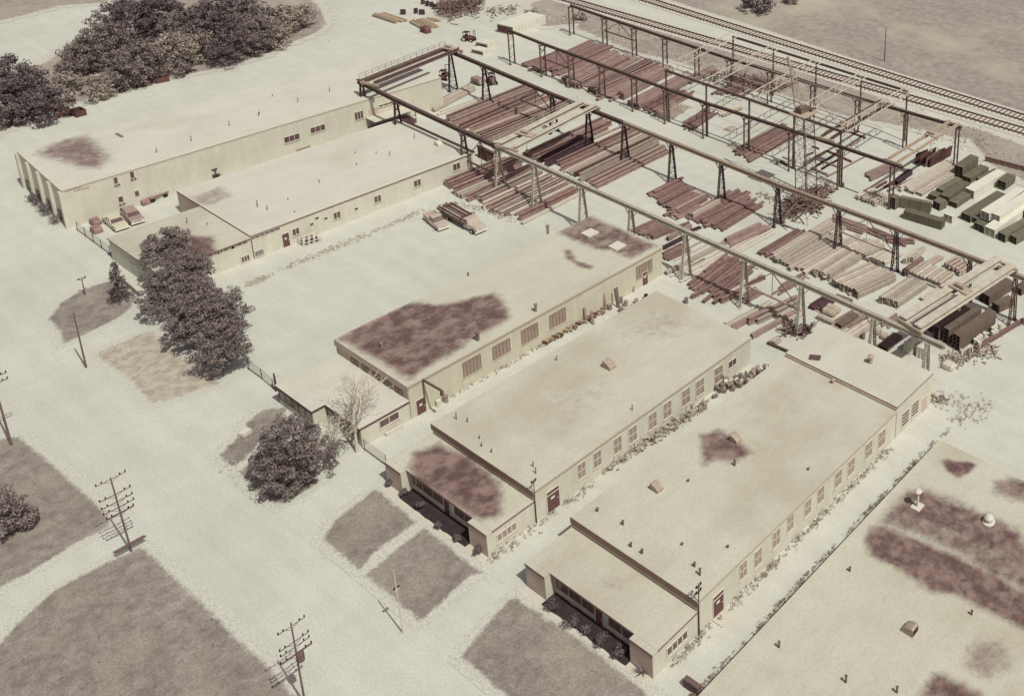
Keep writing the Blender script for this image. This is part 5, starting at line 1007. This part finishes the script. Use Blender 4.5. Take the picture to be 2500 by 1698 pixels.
def car(name, label, cat, m, loc, ang, kind):
    t = thing(name, label, cat, loc, None); OFF[t.name] = V((0,0,0)); t.rotation_euler = (0,0,ang); Lh = 2.65
    if kind in ('sedan','wagon'):
        b = loft(MB(), [(-Lh,.82,.36,.86),(-Lh+.15,.93,.3,.93),(-.9,.95,.28,.95),(.9,.95,.28,.95),(Lh-.5,.94,.3,.92),(Lh-.05,.86,.34,.86),(Lh,.8,.4,.8)]); b.build('body',m,t)
        rear = -1.75 if kind == 'sedan' else -2.45; rt = -1.05 if kind == 'sedan' else -2.2
        loft(MB(), [(rear,.82,.93,.95),(rt,.74,.93,1.36),(.35,.74,.93,1.38),(1.05,.84,.93,.95)]).build('window','glass',t)
        r_ = MB(); loft(r_, [(rt+.05,.70,1.345,1.42),(rt+.3,.73,1.36,1.46),(.2,.73,1.36,1.46),(.42,.68,1.345,1.41)]); r_.build('car_roof',m,t)
        for s in (-1,1):
            for x in (rt+.05,-.45,.38): MB().bar((x+(.55 if x > .3 else -.3 if x < rt+.1 else 0),s*.83,.94),(x,s*.745,1.4),.09).build('pillar',m,t)
    else:                                   # pickup
        loft(MB(), [(-Lh,.93,.42,1.0),(-.55,.95,.38,1.0),(-.5,.95,.34,1.0),(1.0,.95,.34,1.0),(Lh-.4,.93,.36,.98),(Lh,.86,.42,.9)]).build('body',m,t)
        d = MB(); d.add([(-Lh+.12,-.72,1.006),(-.65,-.72,1.006),(-.65,.72,1.006),(-Lh+.12,.72,1.006)],[(0,1,2,3)]); d.build('load_bed','crane_tan',t)
        w_ = MB()
        for s in (-1,1): w_.box(-Lh+.02,s*.84-.1,1.0,-.55,s*.84+.1,1.28)
        w_.box(-Lh,-.9,.99,-Lh+.1,.9,1.28); w_.build('bed_side',m,t)
        loft(MB(), [(-.55,.86,1.0,1.6),(-.5,.8,1.0,1.62),(.35,.8,1.0,1.62),(.95,.86,.98,1.02)]).build('window','glass',t)
        r_ = loft(MB(), [(-.6,.76,1.58,1.68),(-.45,.82,1.6,1.72),(.3,.82,1.6,1.72),(.45,.76,1.58,1.66)]); r_.build('car_roof',m,t)
        MB().box(-.6,-.88,1.0,-.5,.88,1.3).build('cab_back',m,t)
    for x in (-1.55,1.6):
        for s in (-.84,.84): wheel(t, x, s)
    for s in (-.62,.62): MB().tube((Lh-.02,s,.68),(Lh+.04,s,.68),.12,n=10).build('headlight','sign_paint',t); MB().box(-Lh-.03,s-.14,.6,-Lh+.05,s+.14,.72).build('tail_light','rust',t)
    for x in (-Lh-.06,Lh+.06): MB().box(x-.07,-.9,.36,x+.07,.9,.54).build('bumper','sign_paint',t)
    return t
f_, r_ = g('V1',690,1060), g('V1',310,740); w_ = g('V1',930,960); d = (f_-r_).normalized(); n_ = V((-d.y,d.x,0)); c = f_.lerp(r_,.5)+n_*.95
car('pickup_truck','pale pink pickup truck parked beside the loaded flatbed','pickup truck','car_pink',(c.x,c.y,0),math.atan2(d.y,d.x),'pickup')
f_, e_, r_ = g('21',1035,552), g('21',1130,517), g('21',893,432); d = (f_-r_).normalized(); n_ = V((-d.y,d.x,0)); c = f_.lerp(r_,.5)+n_*.95
car('parked_car','cream saloon car parked by the white factory wall','car','car_cream',(c.x,c.y,0),math.atan2(d.y,d.x),'sedan')
f_, r_ = g('21',1180,505), g('21',1045,365); d = (f_-r_).normalized(); n_ = V((-d.y,d.x,0)); c = f_.lerp(r_,.5)+n_*.95
car('parked_car','brown estate car with a cream roof next to the cream saloon','car','car_brown',(c.x,c.y,0),math.atan2(d.y,d.x),'wagon')
# loaded flatbed lorry
f_, r_ = g('V1',1550,1130), g('V1',760,680); d = (f_-r_).normalized(); n_ = V((-d.y,d.x,0)); Ln = (f_-r_).length; c = f_+n_*1.05; ang = math.atan2(d.y,d.x)
t = thing('flatbed_lorry','old flatbed lorry carrying a load of long brown steel','lorry',(c.x,c.y,0)); OFF[t.name] = V((0,0,0)); t.rotation_euler = (0,0,ang)
loft(MB(), [(-1.9,.95,.5,1.35),(-.5,.9,.5,1.3),(-.05,.8,.5,1.2),(0,.74,.55,1.1)]).build('bonnet','car_pink',t)
loft(MB(), [(-3.3,1.0,.5,2.05),(-2.2,1.0,.5,2.05),(-1.9,1.0,.5,1.4)]).build('cab','car_pink',t)
MB().add([(-1.93,-.85,1.42),(-1.93,.85,1.42),(-2.17,.8,1.98),(-2.17,-.8,1.98)],[(0,1,2,3)]).build('windscreen','glass',t)
for s in (-1,1): MB().bar((-3.1,s*1.012,1.65),(-2.3,s*1.012,1.65),.02,.5).build('side_window','glass',t); MB().tube((-.0,s*.55,.9),(.06,s*.55,.9),.14,n=10).build('headlight','sign_paint',t)
MB().box(-Ln,-1.15,.95,-3.4,1.15,1.15).build('bed','girder',t); MB().box(-Ln+.3,-.4,.5,-.3,.4,.75).build('chassis','dark_steel',t)
MB().box(.02,-1.05,.42,.16,1.05,.65).build('bumper','sign_paint',t)
for x in (-.95,-Ln+1.7):
    for s in (-.95,.95): wheel(t, x, s, .46, .3)
b = MB()
for x in (-3.45,-Ln+.8):
    for s in (-1.1,1.1): b.bar((x,s,1.15),(x,s,2.3),.1)
    b.bar((x,-1.1,2.25),(x,1.1,2.25),.1)
b.build('rack','rust_dark',t)
LG = 'load on the flatbed lorry'; ro_ = Matrix.Rotation(ang,3,'Z')
for i,(y,z,l0,l1,m_) in enumerate(((-1.0,1.16,-Ln-1.2,-2.4,'girder'),(-.6,1.16,-Ln-.9,-3.5,'rust'),(-.15,1.16,-Ln-1.,-3.5,'girder'),(.3,1.16,-Ln-.6,-3.5,'rust'),(.75,1.16,-Ln-.8,-3.5,'girder'),(-.8,1.56,-Ln-1.0,-3.6,'tan_steel'),(-.3,1.56,-Ln-.6,-3.5,'rust'),(.3,1.56,-Ln-.9,-3.5,'girder'),(.75,1.56,-Ln-.3,-3.6,'rust_dark'))):
    me = mesh_of(section(MB(),'I',.36,.36,l1-l0),'steel_girder',m_); p = V((c.x,c.y,0))+ro_@V((l0,y,z)); place('steel_girder',me,(p.x,p.y,z),ang-math.pi/2,m_,'brown girder loaded on the flatbed lorry','steel girder',LG)
# small yard machines
def machine(name, label, cat, loc, ang, m='rust_dark'):
    t = thing(name, label, cat, loc); OFF[t.name] = V((0,0,0)); t.rotation_euler = (0,0,ang)
    loft(MB(), [(-1.2,.55,.6,1.3),(.4,.55,.6,1.35),(1.3,.45,.6,1.2)]).build('engine_body',m,t)
    b = MB(); [b.bar((x,s,1.2),(x,s,2.2),.08) for x in (-1.1,0) for s in (-.5,.5)]; b.box(-1.25,-.65,2.2,.15,.65,2.28); b.build('cab_frame','dark_steel',t)
    MB().box(-.8,-.3,1.3,-.3,.3,1.6).build('seat','tyre',t)
    for x,r in ((-.8,.6),(1.,.42)):
        for s in (-.72,.72): wheel(t, x, s, r, .26)
    b = MB(); [b.bar((1.4,s,.2),(1.5,s,2.9),.1) for s in (-.35,.35)]; b.bar((1.45,-.4,2.8),(1.45,.4,2.8),.1); b.build('mast','dark_steel',t); return t
machine('forklift','small dark forklift parked by the far end of the white factory','forklift',g('W7',1090,1020),2.2)
machine('yard_tractor','brown yard tractor near the top of the crane runway','tractor',g('W7',1400,530),.4)
machine('yard_tractor','rust red yard tractor behind the plank pile','tractor',g('W7',1700,1080),-.4,'rust')
# site trailer behind the planks
p = g('W7',1520,1085); t = thing('site_trailer','low brown trailer with a white barred front behind the plank pile','trailer',p); OFF[t.name] = V((0,0,0))
loft(MB(), [(-1.4,.8,.5,1.5),(1.2,.8,.5,1.5),(1.5,.7,.6,1.3)]).build('body','girder',t); b = MB(); [b.bar((1.55,y,.5),(1.55,y,1.4),.07) for y in (-.6,0,.6)]; [b.bar((1.551,-.6,z),(1.551,.6,z),.07) for z in (.55,.95,1.35)]; b.build('barred_front','sign_paint',t); wheel(t,-.5,.75,.35); wheel(t,-.5,-.75,.35)
# ---------------------------------------------------------------- utility poles
def pole(label, base, h, arms=(), r=.14, m='pole_wood', ax=(0,1,0), extra=None, group='utility poles along the street', name='utility_pole', lean=(0,0)):
    base = V(base); t = thing(name, label, 'utility pole', base, group); top = base+V((lean[0],lean[1],h)); MB().tube(base, top, r, r*.6, 8).build('mast', m, t); ax = V(ax).normalized()
    for z,ln,th in arms:
        c = base.lerp(top,z/h); b = MB(); b.bar(c-ax*ln/2, c+ax*ln/2, th, th); b.bar(c-ax*ln*.25, c-V((0,0,.45)), .03); b.bar(c+ax*ln*.25, c-V((0,0,.45)), .03); o = b.build('crossarm', m, t)
        for k in (-.48,-.3,.3,.48): q = c+ax*ln*k; MB().tube(q+V((0,0,th/2)), q+V((0,0,th/2+.2)), .05, .07, 6).build('insulator','dark',o)
    if extra: extra(t, base, top)
    return t
def boards(t, b0, top):
    b = MB(); a = V((0,1,0)); 
    for z,dx in ((1.1,.25),(.8,-.25)): b.bar(b0+V((dx,0,z))-a*1.3, b0+V((dx,0,z))+a*1.3, .1,.2)
    b.build('low_bar','pole_wood',t)  # two dark bars low across the pole
def can(t, b0, top):
    c = b0.lerp(top,.62)+V((.42,.1,0)); MB().rev([(.1,-.5),(.3,-.45),(.32,.4),(.2,.5),(.05,.55)], c, 12).build('transformer','crane_brown',t)
hB = hgt('41',(1165,280),(1130,-70)); pole('tall street pole with five crossarms at the tip of the lower left lawn', g('41',1165,280), 9.4, ((9.2,2.5,.05),(7.3,2.6,.07),(6.4,2.6,.07),(5.7,2.6,.07),(5.0,2.3,.12)), .10, extra=boards, lean=(-.3,-.2))
pole('street pole with crossarms leaning over the upper lawn at the left edge', g('31',102,892), 9.6, ((9.0,2.4,.08),(8.2,2.4,.08)), .13, lean=(-.4,0))
cb = g('px',746,1722); pole('street pole with a transformer can at the bottom edge', cb, 9.8, ((9.4,2.2,.05),(7.6,2.4,.06),(7.0,2.4,.06),(6.2,2.6,.12)), .10, extra=can)
pole('slim plain street pole between the two upper lawns', g('31',765,207), 8.2, (), .11); pole('short plain post on the lawn beside the conifer', g('21',757,1090), 2.9, ((2.6,.9,.06),), .08)
pole('plain pole standing in the field beyond the railway', g('14',1087,547), 9., (), .16, group=None)
pole('pale thin lamp pole at the edge of the middle lawn', g('42',1322,1003), 7.8, ((5.4,.5,.12),), .07, m='bark_pale', group=None, name='lamp_pole', lean=(-.2,0))
pole('black weathered pole on the corner of the yard gate', g('32',200,412), 2.6, (), .16, m='dark_steel', group=None, name='gate_post')
pole('service mast with insulators on the corner of the nearest workshop', V((XC1+.12,YH+.0,0)), 6.6, ((6.2,.7,.08),(5.5,.7,.08)), .07, m='dark_steel', group='service masts on the workshop corners', name='service_mast')
pole('service mast with insulators on the corner of the stained workshop', V((XB1+.12,YH+.0,0)), 5.9, ((5.6,.6,.08),), .06, m='dark_steel', group='service masts on the workshop corners', name='service_mast')
# fences
def fence(label, pts_, h=1.6, step=2.2, m='dark_steel', mesh=True):
    t = thing('wire_fence', label, 'fence', pts_[0], 'wire fences'); OFF[t.name] = V(pts_[0]); w_ = MB()
    for a, b_ in zip(pts_, pts_[1:]):
        k = max(1,int((b_-a).length/step))
        for i in range(k+1): q = a.lerp(b_,i/k); MB().tube(q, q+V((0,0,h)), .045, n=6).build('post', m, t)
        for z in ((.1,.4,.7,1.,1.3,1.58) if mesh else (.8,1.5)): w_.bar(a+V((0,0,z*h/1.6)), b_+V((0,0,z*h/1.6)), .025)
    w_.build('wire', m, t); return t
fence('wire fence from the white factory corner to the conifer', [g('21',690,520),g('21',905,680),g('21',1060,790)])
fence('wire fence between the row of trees and the low annex', [g('31',2205,225),g('31',2324,310),g('32',175,400)])
fence('wire gate fence between the low annex and the stained office', [g('32',985,940),g('32',1175,1080)])
b = MB(); a, b_ = g('21',1065,945), g('21',1250,1110); b.bar(a+V((0,0,.45)), b_+V((0,0,.45)), .3,.9); w1 = b.build('garden_wall','concrete'); tag(w1,'low white garden wall between the conifer and the tree row','garden wall')
# ---------------------------------------------------------------- drums, timbers, scrap
def drum_mesh(): return MB().rev([(.29,0),(.30,.03),(.29,.3),(.31,.32),(.29,.34),(.29,.58),(.31,.60),(.29,.62),(.30,.87),(.28,.88),(.27,.85)], (0,0,0), 12)
DM = {}
def drum(p, m, label, group, rot=(0,0,0), s=1.):
    if m not in DM: DM[m] = mesh_of(drum_mesh(),'oil_drum',m)
    o = bpy.data.objects.new('oil_drum', DM[m]); COL.objects.link(o); o.location = p; o.rotation_euler = rot; o.scale = (s,)*3; return tag(o, label, 'drum', group)
for (x,y) in ((1680,1300),(1710,1275),(1770,1240),(1890,1165),(1925,1140),(1990,1112),(1690,1365),(1890,1222),(1930,1205),(1640,1330)): drum(g('W5',x,y,.85)-V((0,0,.85)), 'drum_white', 'white lidded drum in the row beside the dark bundles', 'white drums beside the dark bundles', s=1.15)
for (x,y) in ((905,1190),(1005,1215),(1040,1235),(1045,1160),(1100,1200),(1140,1165),(1140,1140),(1000,1130)): drum(g('23',x,y,.5)-V((0,0,.5)), 'drum', 'rusty drum in the cluster against the tan brick hall', 'rusty drums against the brick hall', rot=(0,0,random.random()*6))
for w,x,y,m_,l in (('23',1582,1160,'drum','lone dark drum behind the second workshop'),('32',1700,505,'drum','small drum below the jib arm'),('32',1640,545,'drum_white','pale ring topped drum below the jib arm'),('W6',1205,790,'drum','rusty drum behind the last workshop roof edge')): drum(g(w,x,y), m_, l, None)
p = g('23',1225,1130); t = thing('striped_drum','drum banded black and white beside the tan brick hall','drum',p); MB().rev([(.29,0),(.30,.03),(.30,.29)],p,12).build('band','black_paint',t); MB().rev([(.30,.292),(.30,.6)],p,12).build('band','sign_paint',t); MB().rev([(.30,.602),(.30,.87),(.05,.88)],p,12).build('band','black_paint',t)
rd = random.Random(5); q = [g('33',1850,470),g('33',2060,450),g('33',2290,290),g('33',2160,200),g('33',1950,290)]
k = 0
while k < 46:
    s, u = rd.random(), rd.random(); a = q[0].lerp(q[2],s); e = V((q[4].x-q[0].x,q[4].y-q[0].y,0)); p = a+e*(u*.6)*(1-.3*s); z = .0 if k < 30 else .62
    lying = rd.random() < .55; r3 = (math.pi/2,0,rd.random()*6.28) if lying else (rd.gauss(0,.15),rd.gauss(0,.15),0)
    drum((p.x,p.y,z+(.3 if lying else 0)), rd.choice(['drum','drum','drum_white']), 'battered drum in the tumbled heap between the two workshops', 'tumbled drums between the workshops', r3, rd.uniform(.75,1.1)); k += 1
fence('short wire pen round the tumbled drums', [g('33',1910,360),g('33',2110,400),g('33',2310,260)], 1.5, 1.6)
# timbers lying and leaning along the brick hall
for i in range(34):
    u = i/33; p = g('23',lerp(330,905,u)+rd.gauss(0,6),lerp(1545,1215,u)); a = rd.gauss(.35,.25); ln = rd.uniform(1.2,2.2)
    o = MB().bar((0,0,.12),(ln*math.cos(a),ln*math.sin(a)*.4,.12+rd.uniform(0,.5)), .24,.22).build('timber_baulk', rd.choice(['timber','girder','rust_dark']), None, (0,0,0)); o.location = (p.x-ln*.8,p.y,rd.uniform(0,.15)); tag(o,'short baulk of timber thrown down along the tan brick hall','timber','timbers along the brick hall')
for (x0,y0,x1,y1,hz) in ((700,1330,690,1240,2.2),(760,1350,720,1260,2.),(990,1210,940,1050,3.4),(970,1200,955,1060,3.),(870,1215,855,1140,2.4),(1100,1060,1080,970,2.6),(1115,1060,1100,965,2.5)):
    p = g('23',x0,y0); o = MB().bar((0,0,0),(-.5,.1,hz),.3,.12).build('leaning_plank','girder',None,(0,0,0)); o.location = p; tag(o,'plank propped upright against the tan brick hall','plank','planks propped against the brick hall')
def scrap(name, label, q, n, hmax, mats=('scrap',), ln=(.4,1.6), th=(.05,.22), stone=0.):
    q = [V(p) for p in q]; a, b_, c = q; bs = MB(); r2 = random.Random(len(label))
    for i in range(n):
        s, u = r2.random(), r2.gauss(.5,.25); p = a.lerp(b_,s)+(c-a)*u; z = max(.05,hmax*(1-abs(u-.5)*1.8)*r2.random()); d = V((r2.gauss(0,1),r2.gauss(0,1),r2.gauss(0,.35))).normalized()*r2.uniform(*ln)
        if r2.random() < stone: s_ = r2.uniform(.15,.4); bs.bar(p+V((0,0,z)), p+V((0,0,z))+d.normalized()*s_, s_*.8, s_*.6)
        else: bs.bar(p+V((0,0,z)), p+V((0,0,z+.03))+V((d.x,d.y,abs(d.z))), r2.uniform(*th), r2.uniform(*th)*.7)
    return tag(bs.build(name, mats[0]), label, 'scrap heap', None, 'stuff')
scrap('scrap_heap','long low heap of pale scrap and rubble along the stained workshop wall',(g('33',860,1150),g('33',1780,560),g('33',820,1100)),520,.8,('stone',),(.2,1.),stone=.45)
scrap('scrap_heap','dark tangled scrap heap round the foot of the derrick tower',(g('W4',330,500),g('W4',900,330),g('W4',560,120)),520,1.8,('scrap',),(.6,2.6))
scrap('scrap_heap','rust scrap heap at the top of the yard before the verge',(g('W7',1040,260),g('W7',1560,180),g('W7',1010,40)),700,1.6,('scrap',),(.6,2.8))
scrap('scrap_heap','scattered pale scrap at the right end of the yard',(g('W8',700,700),g('W8',1750,450),g('W8',800,950)),240,.5,('stone',),(.3,1.4),stone=.3)
scrap('scrap_heap','jumbled steel under the white roof trusses',(g('Y5',900,700),g('Y5',1900,880),g('Y5',1250,560)),520,.7,('scrap',),(.6,2.6))
scrap('scrap_heap','odd parts dumped at the foot of the braced column behind the workshops',(g('W3',1800,1290),g('W3',2150,1290),g('W3',1900,1150)),140,.8,('scrap',),(.4,1.6))
scrap('scrap_heap','low scrap between the white factory and the long shed',(g('21',1500,200),g('12',-30,1480),g('21',1520,140)),200,.7,('scrap',),(.4,1.8))
scrap('scrap_heap','piled odds and ends beside the white factory windows',(g('12',480,1290),g('12',930,1170),g('12',500,1250)),130,.8,('stone',),(.3,1.2),stone=.4)
scrap('scrap_heap','black scraps strewn on the verge at the top of the yard',(g('W7',1600,240),g('W7',2000,200),g('W7',1650,100)),120,.4,('scrap',),(.3,1.))
scrap('scrap_heap','loose parts strewn by the tower side runway',(g('W2',1750,330),g('W2',2050,480),g('W2',1850,260)),60,.3,('stone',),(.2,.8),stone=.5)
scrap('scrap_heap','rubble at the corner of the last workshop',(g('34',1500,430),g('34',1640,470),g('34',1520,500)),60,.3,('stone',),(.2,.7),stone=.5)
# covered heaps and crates between white factory and long shed
for i,(x0,y0,x1,y1,l) in enumerate(((260,1385,380,1330,'dark canvas covered crate, left one by the white factory wall'),(385,1370,480,1320,'dark canvas covered crate, right one by the white factory wall'),(575,1310,740,1245,'low brown hatch cover lying by the white factory wall'),(145,1420,215,1390,'small brown box by the white factory wall'))):
    a, b_ = g('12',x0,y0), g('12',x1,y1); h = (.9,.9,.4,.5)[i]; o = MB().box(a.x-1.6,a.y,0,a.x,max(b_.y,a.y+1.),h); o.box(a.x-1.7,a.y-.08,h+.003,a.x+.1,max(b_.y,a.y+1.)+.08,h+.1); tag(o.build('crate','canvas' if i < 2 else 'girder'), l, 'crate', None)
t = thing('flatbed_cart','long cart with round wheels beside the cream saloon','cart',g('21',1400,250)); OFF[t.name] = V(g('21',1400,250)); p = g('21',1320,270); q_ = g('21',1480,205)
MB().bar(p+V((0,0,.8)), q_+V((0,0,.8)), 1.3,.25).build('deck','girder',t)
for u in (.15,.85): c = p.lerp(q_,u); MB().tube(c+V((-.6,0,.35)), c+V((.6,0,.35)), .34, n=12).build('wheel','tyre',t)
for (w,x,y,l) in (('21',1285,280,'reddish sloped crate next to the flatbed cart'),('21',850,460,'small pink crate left of the cream saloon'),('21',860,530,'flat pink crate left of the cream saloon')):
    p = g(w,x,y); o = MB(); loft(o, [(-.7,.6,0,.9),(.5,.6,0,.9),(.8,.55,0,.5)]); o.v = [(v[0]+p.x,v[1]+p.y,v[2]) for v in o.v]; tag(o.build('crate','rust'), l, 'crate')
# skips at the wood edge
for (x0,y0,x1,l) in ((490,1050,630,'large dark skip at the wood edge, left one'),(680,1045,770,'small dark skip at the wood edge, next to the large one'),(1390,745,1505,'square dark skip below the wood'),(1230,780,1340,'dark heap shaped skip left of the square one')):
    a, b_ = g('11',x0,y0), g('11',x1,y0-25); t = thing('skip', l, 'skip', a, 'dark skips at the wood edge'); d = (b_-a).normalized(); n_ = V((-d.y,d.x,0)); o = MB()
    ln = (b_-a).length; 
    for p,q_,wd in ((a,b_,.1),(a+n_*2.2,b_+n_*2.2,.1),(a,a+n_*2.2,.1),(b_,b_+n_*2.2,.1)): o.bar(p+V((0,0,.6)), q_+V((0,0,.6)), .1, 1.2)
    o.bar(a.lerp(b_,.0)+n_*1.1+V((0,0,.3)), b_+n_*1.1+V((0,0,.3)), 2.1,.1); o.build('skip_body','rust_dark',t)
# log piles and dark slabs at the top of the yard
for (a,b_,n,l) in (((180,215),(470,310),4,'long dark log in the pile at the top of the pale ground'),((640,290),(820,390),5,'short dark log in the heap near the top of the yard'),((840,270),(940,300),3,'stubby dark log beside the short heap')):
    p, q_ = g('W7',*a), g('W7',*b_); u = (q_-p).normalized(); n_ = V((-u.y,u.x,0)); me = mesh_of(section(MB(),'pipe',.7,.7,(q_-p).length),'log','timber')
    for k in range(n): c = p+n_*(.75*k)+u*rd.gauss(0,.5); place('log',me,(c.x,c.y,.0),ang_of(u),'timber',l,'log',l.replace('log','logs')[:50])
for (x,y) in ((700,180),(760,190),(790,60),(850,85),(900,95),(930,120),(520,190)): p = g('W7',x,y); o = MB().bar((0,0,.7),(rd.gauss(0,.6),.8,.7),.5,1.3).build('scrap_block','purple_steel',None,(0,0,0)); o.location = p; tag(o,'black scrap block standing alone at the top of the pale ground','scrap block','black scrap blocks at the top')
o = MB(); loft(o, [(-1.2,.8,0,1.4),(.6,.8,0,1.5),(1.1,.6,0,.8)]); p = g('W7',850,420); o.v = [(v[0]+p.x,v[1]+p.y,v[2]) for v in o.v]; tag(o.build('machine_casing','rust_dark'),'rust brown machine casing below the dark logs','machine casing')
# white block stacks at the top of the yard
def blocks(nl, nr, fl, h, label, z=0):
    a, b_, c = g('W7',*nl,h), g('W7',*nr,h), g('W7',*fl,h); u = (c-a).to_2d(); Ln = u.length; u.normalize(); v = V((u.y,-u.x)); W_ = abs((b_-a).to_2d().dot(v))
    t = thing('block_stack', label, 'block stack', (a.x,a.y,0), 'white block stacks'); OFF[t.name] = V((0,0,0)); t.rotation_euler = (0,0,ang_of(u)); r2 = random.Random(int(nl[0])); b = MB(); nx = max(1,int(W_/1.)); ny = max(1,int(Ln/.9)); nz = max(1,int(h/.9))
    for i in range(nx):
        for j in range(ny):
            for k in range(nz):
                if 0 < i < nx-1 and 0 < j and k < nz-1: continue
                g_ = .02+.03*r2.random(); b.box(W_*i/nx+g_,Ln*j/ny+g_,h*k/nz+.01,W_*(i+1)/nx-g_,Ln*(j+1)/ny-g_,h*(k+1)/nz-.02)
    b.build('block','white_box',t)['kind'] = 'stuff'; d = MB(); d.box(.2,-.01,.3,W_-.2,.0,h-.35); d.build('dark_end','rust_dark',t); return t
blocks((1755,300),(1880,380),(2180,150),2.4,'large white block stack beside the first twin posts'); blocks((1480,535),(1605,580),(1580,495),1.3,'small white block stack with a dark end, right one'); blocks((1425,625),(1550,675),(1520,590),1.2,'small white block stack with a dark end, left one')
# tanks and cable reels behind the last workshop
for (x0,y0,x1,y1,l) in ((650,385,800,450,'tan horizontal tank, front one of two behind the workshops'),(705,335,860,400,'tan horizontal tank, rear one of two behind the workshops'),(1390,670,1440,700,'short rust cylinder beside the pale column, upper one'),(1480,740,1530,760,'short rust cylinder beside the pale column, lower one')):
    p, q_ = g('W6',x0,y0,.4), g('W6',x1,y1,.4); t = thing('storage_tank', l, 'tank', (p.x,p.y,0)); n_ = (q_-p).normalized(); r_ = .55
    b = MB().tube(p, q_, r_, n=14); b.tube(p-n_*.16, p, r_*.5, r_, 14); b.tube(q_, q_+n_*.16, r_, r_*.5, 14); b.build('shell','crane_tan',t); [MB().tube(p.lerp(q_,u)-n_*.05, p.lerp(q_,u)+n_*.05, r_*1.04, n=14).build('hoop','concrete',t) for u in (.2,.8)]
for (w,x,y,l) in (('Y6',1575,1360,'large drum shaped reel lying on the open ground by the frame'),('Y6',1730,1310,'small pinkish barrel at the foot of the last front post'),('Y6',795,1000,'tiny rust barrel on the open ground left of the tower')): p = g(w,x,y); drum((p.x,p.y,.36) if 'reel' in l else p, 'drum', l, None, (math.pi/2,0,.9) if 'reel' in l else (0,0,0), 1.3 if 'reel' in l else .9)
# street sign board on the lawn, dark skip-shaped box before the last scraps
p = g('31',2160,800); o = MB().bar(p+V((-.3,0,.25)), p+V((.5,.25,.25)), 1.1,.5); tag(o.build('stone_block','frame_paint'),'white block lying on the edge of the tree lawn','stone block')
p = g('W8',870,960); o = MB(); loft(o, [(-.9,.7,0,.75),(-.3,.75,0,.8),(.5,.7,0,.8),(.8,.5,0,.6)]); o.v = [(v[0]+p.x,v[1]+p.y+.6,v[2]) for v in o.v]; tag(o.build('tub','concrete'),'grey metal tub at the right end of the yard','tub')
o = MB(); a, b_ = g('32',1170,815), g('32',1320,735); o.bar(a+V((0,0,.2)), b_+V((0,0,.2)), .4,.4); tag(o.build('timber_baulk','concrete'),'long white beam lying before the low annex','beam')
a, b_ = g('43',1570,1460), g('43',1700,1550); o = MB().bar(a+V((0,0,.5)), b_+V((0,0,.5)), .5,1.); tag(o.build('kerb_block','crane_brown'),'dark low block by the warehouse edge at the bottom','block')

# more odds and ends in the lane between the white factory and the long shed
machine('yard_tractor','old tractor with its bonnet up in the lane beside the long shed','tractor',g('21',1950,75)+V((-1.2,0,0)),2.4)
for i,(w,x,y,hz) in enumerate((('21',1530,215,2.6),('21',1560,205,2.),('21',1600,190,1.8),('21',1665,165,2.8),('21',1760,130,2.6),('21',1790,120,1.6),('21',1820,105,1.8),('21',1400,235,1.4))):
    p = g(w,x,y); o = MB().bar((0,0,0),(-.3,.25,hz),.22,.1).build('leaning_plank','girder',None,(0,0,0)); o.location = (p.x-.9,p.y,0); tag(o,'upright board standing in the lane beside the long shed','plank','boards standing in the shed lane')
for i,(w,x0,y0,x1,y1,h,l) in enumerate((('21',2000,60,2120,20,1.9,'tall dark cabinet behind the long shed'),('12',0,1440,80,1400,1.,'pinkish bench like frame behind the long shed'))):
    a, b_ = g(w,x0,y0), g(w,x1,y1); o = MB().box(a.x-1.6,min(a.y,b_.y),0,a.x-.7,max(a.y,b_.y),h); o.box(a.x-1.65,min(a.y,b_.y)-.05,h+.002,a.x-.65,max(a.y,b_.y)+.05,h+.08); tag(o.build('cabinet','rust' if i else 'rust_dark'),l,'cabinet')
# white railed crate with bottles before the shed door
p = g('22',400,640); t = thing('gas_bottle_cage','pale railed cage of gas bottles standing by the shed wall','cage',p); q_ = g('22',560,590); b = MB(); dx = V((1.3,0,0))
for z in (.1,.6,1.2):
    for u,v in ((p,q_),(p+dx,q_+dx),(p,p+dx),(q_,q_+dx)): b.bar(u+V((0,0,z)), v+V((0,0,z)), .07)
for u in (p,q_,p+dx,q_+dx): b.bar(u, u+V((0,0,1.25)), .07)
b.build('cage_frame','sign_paint',t)
for i in range(6): c = p.lerp(q_,(i+.7)/7)+dx*(.3+.4*(i%2)); MB().rev([(.14,0),(.14,.95),(.06,1.1),(.05,1.2)], c, 8).build('gas_bottle','rust_dark',t)
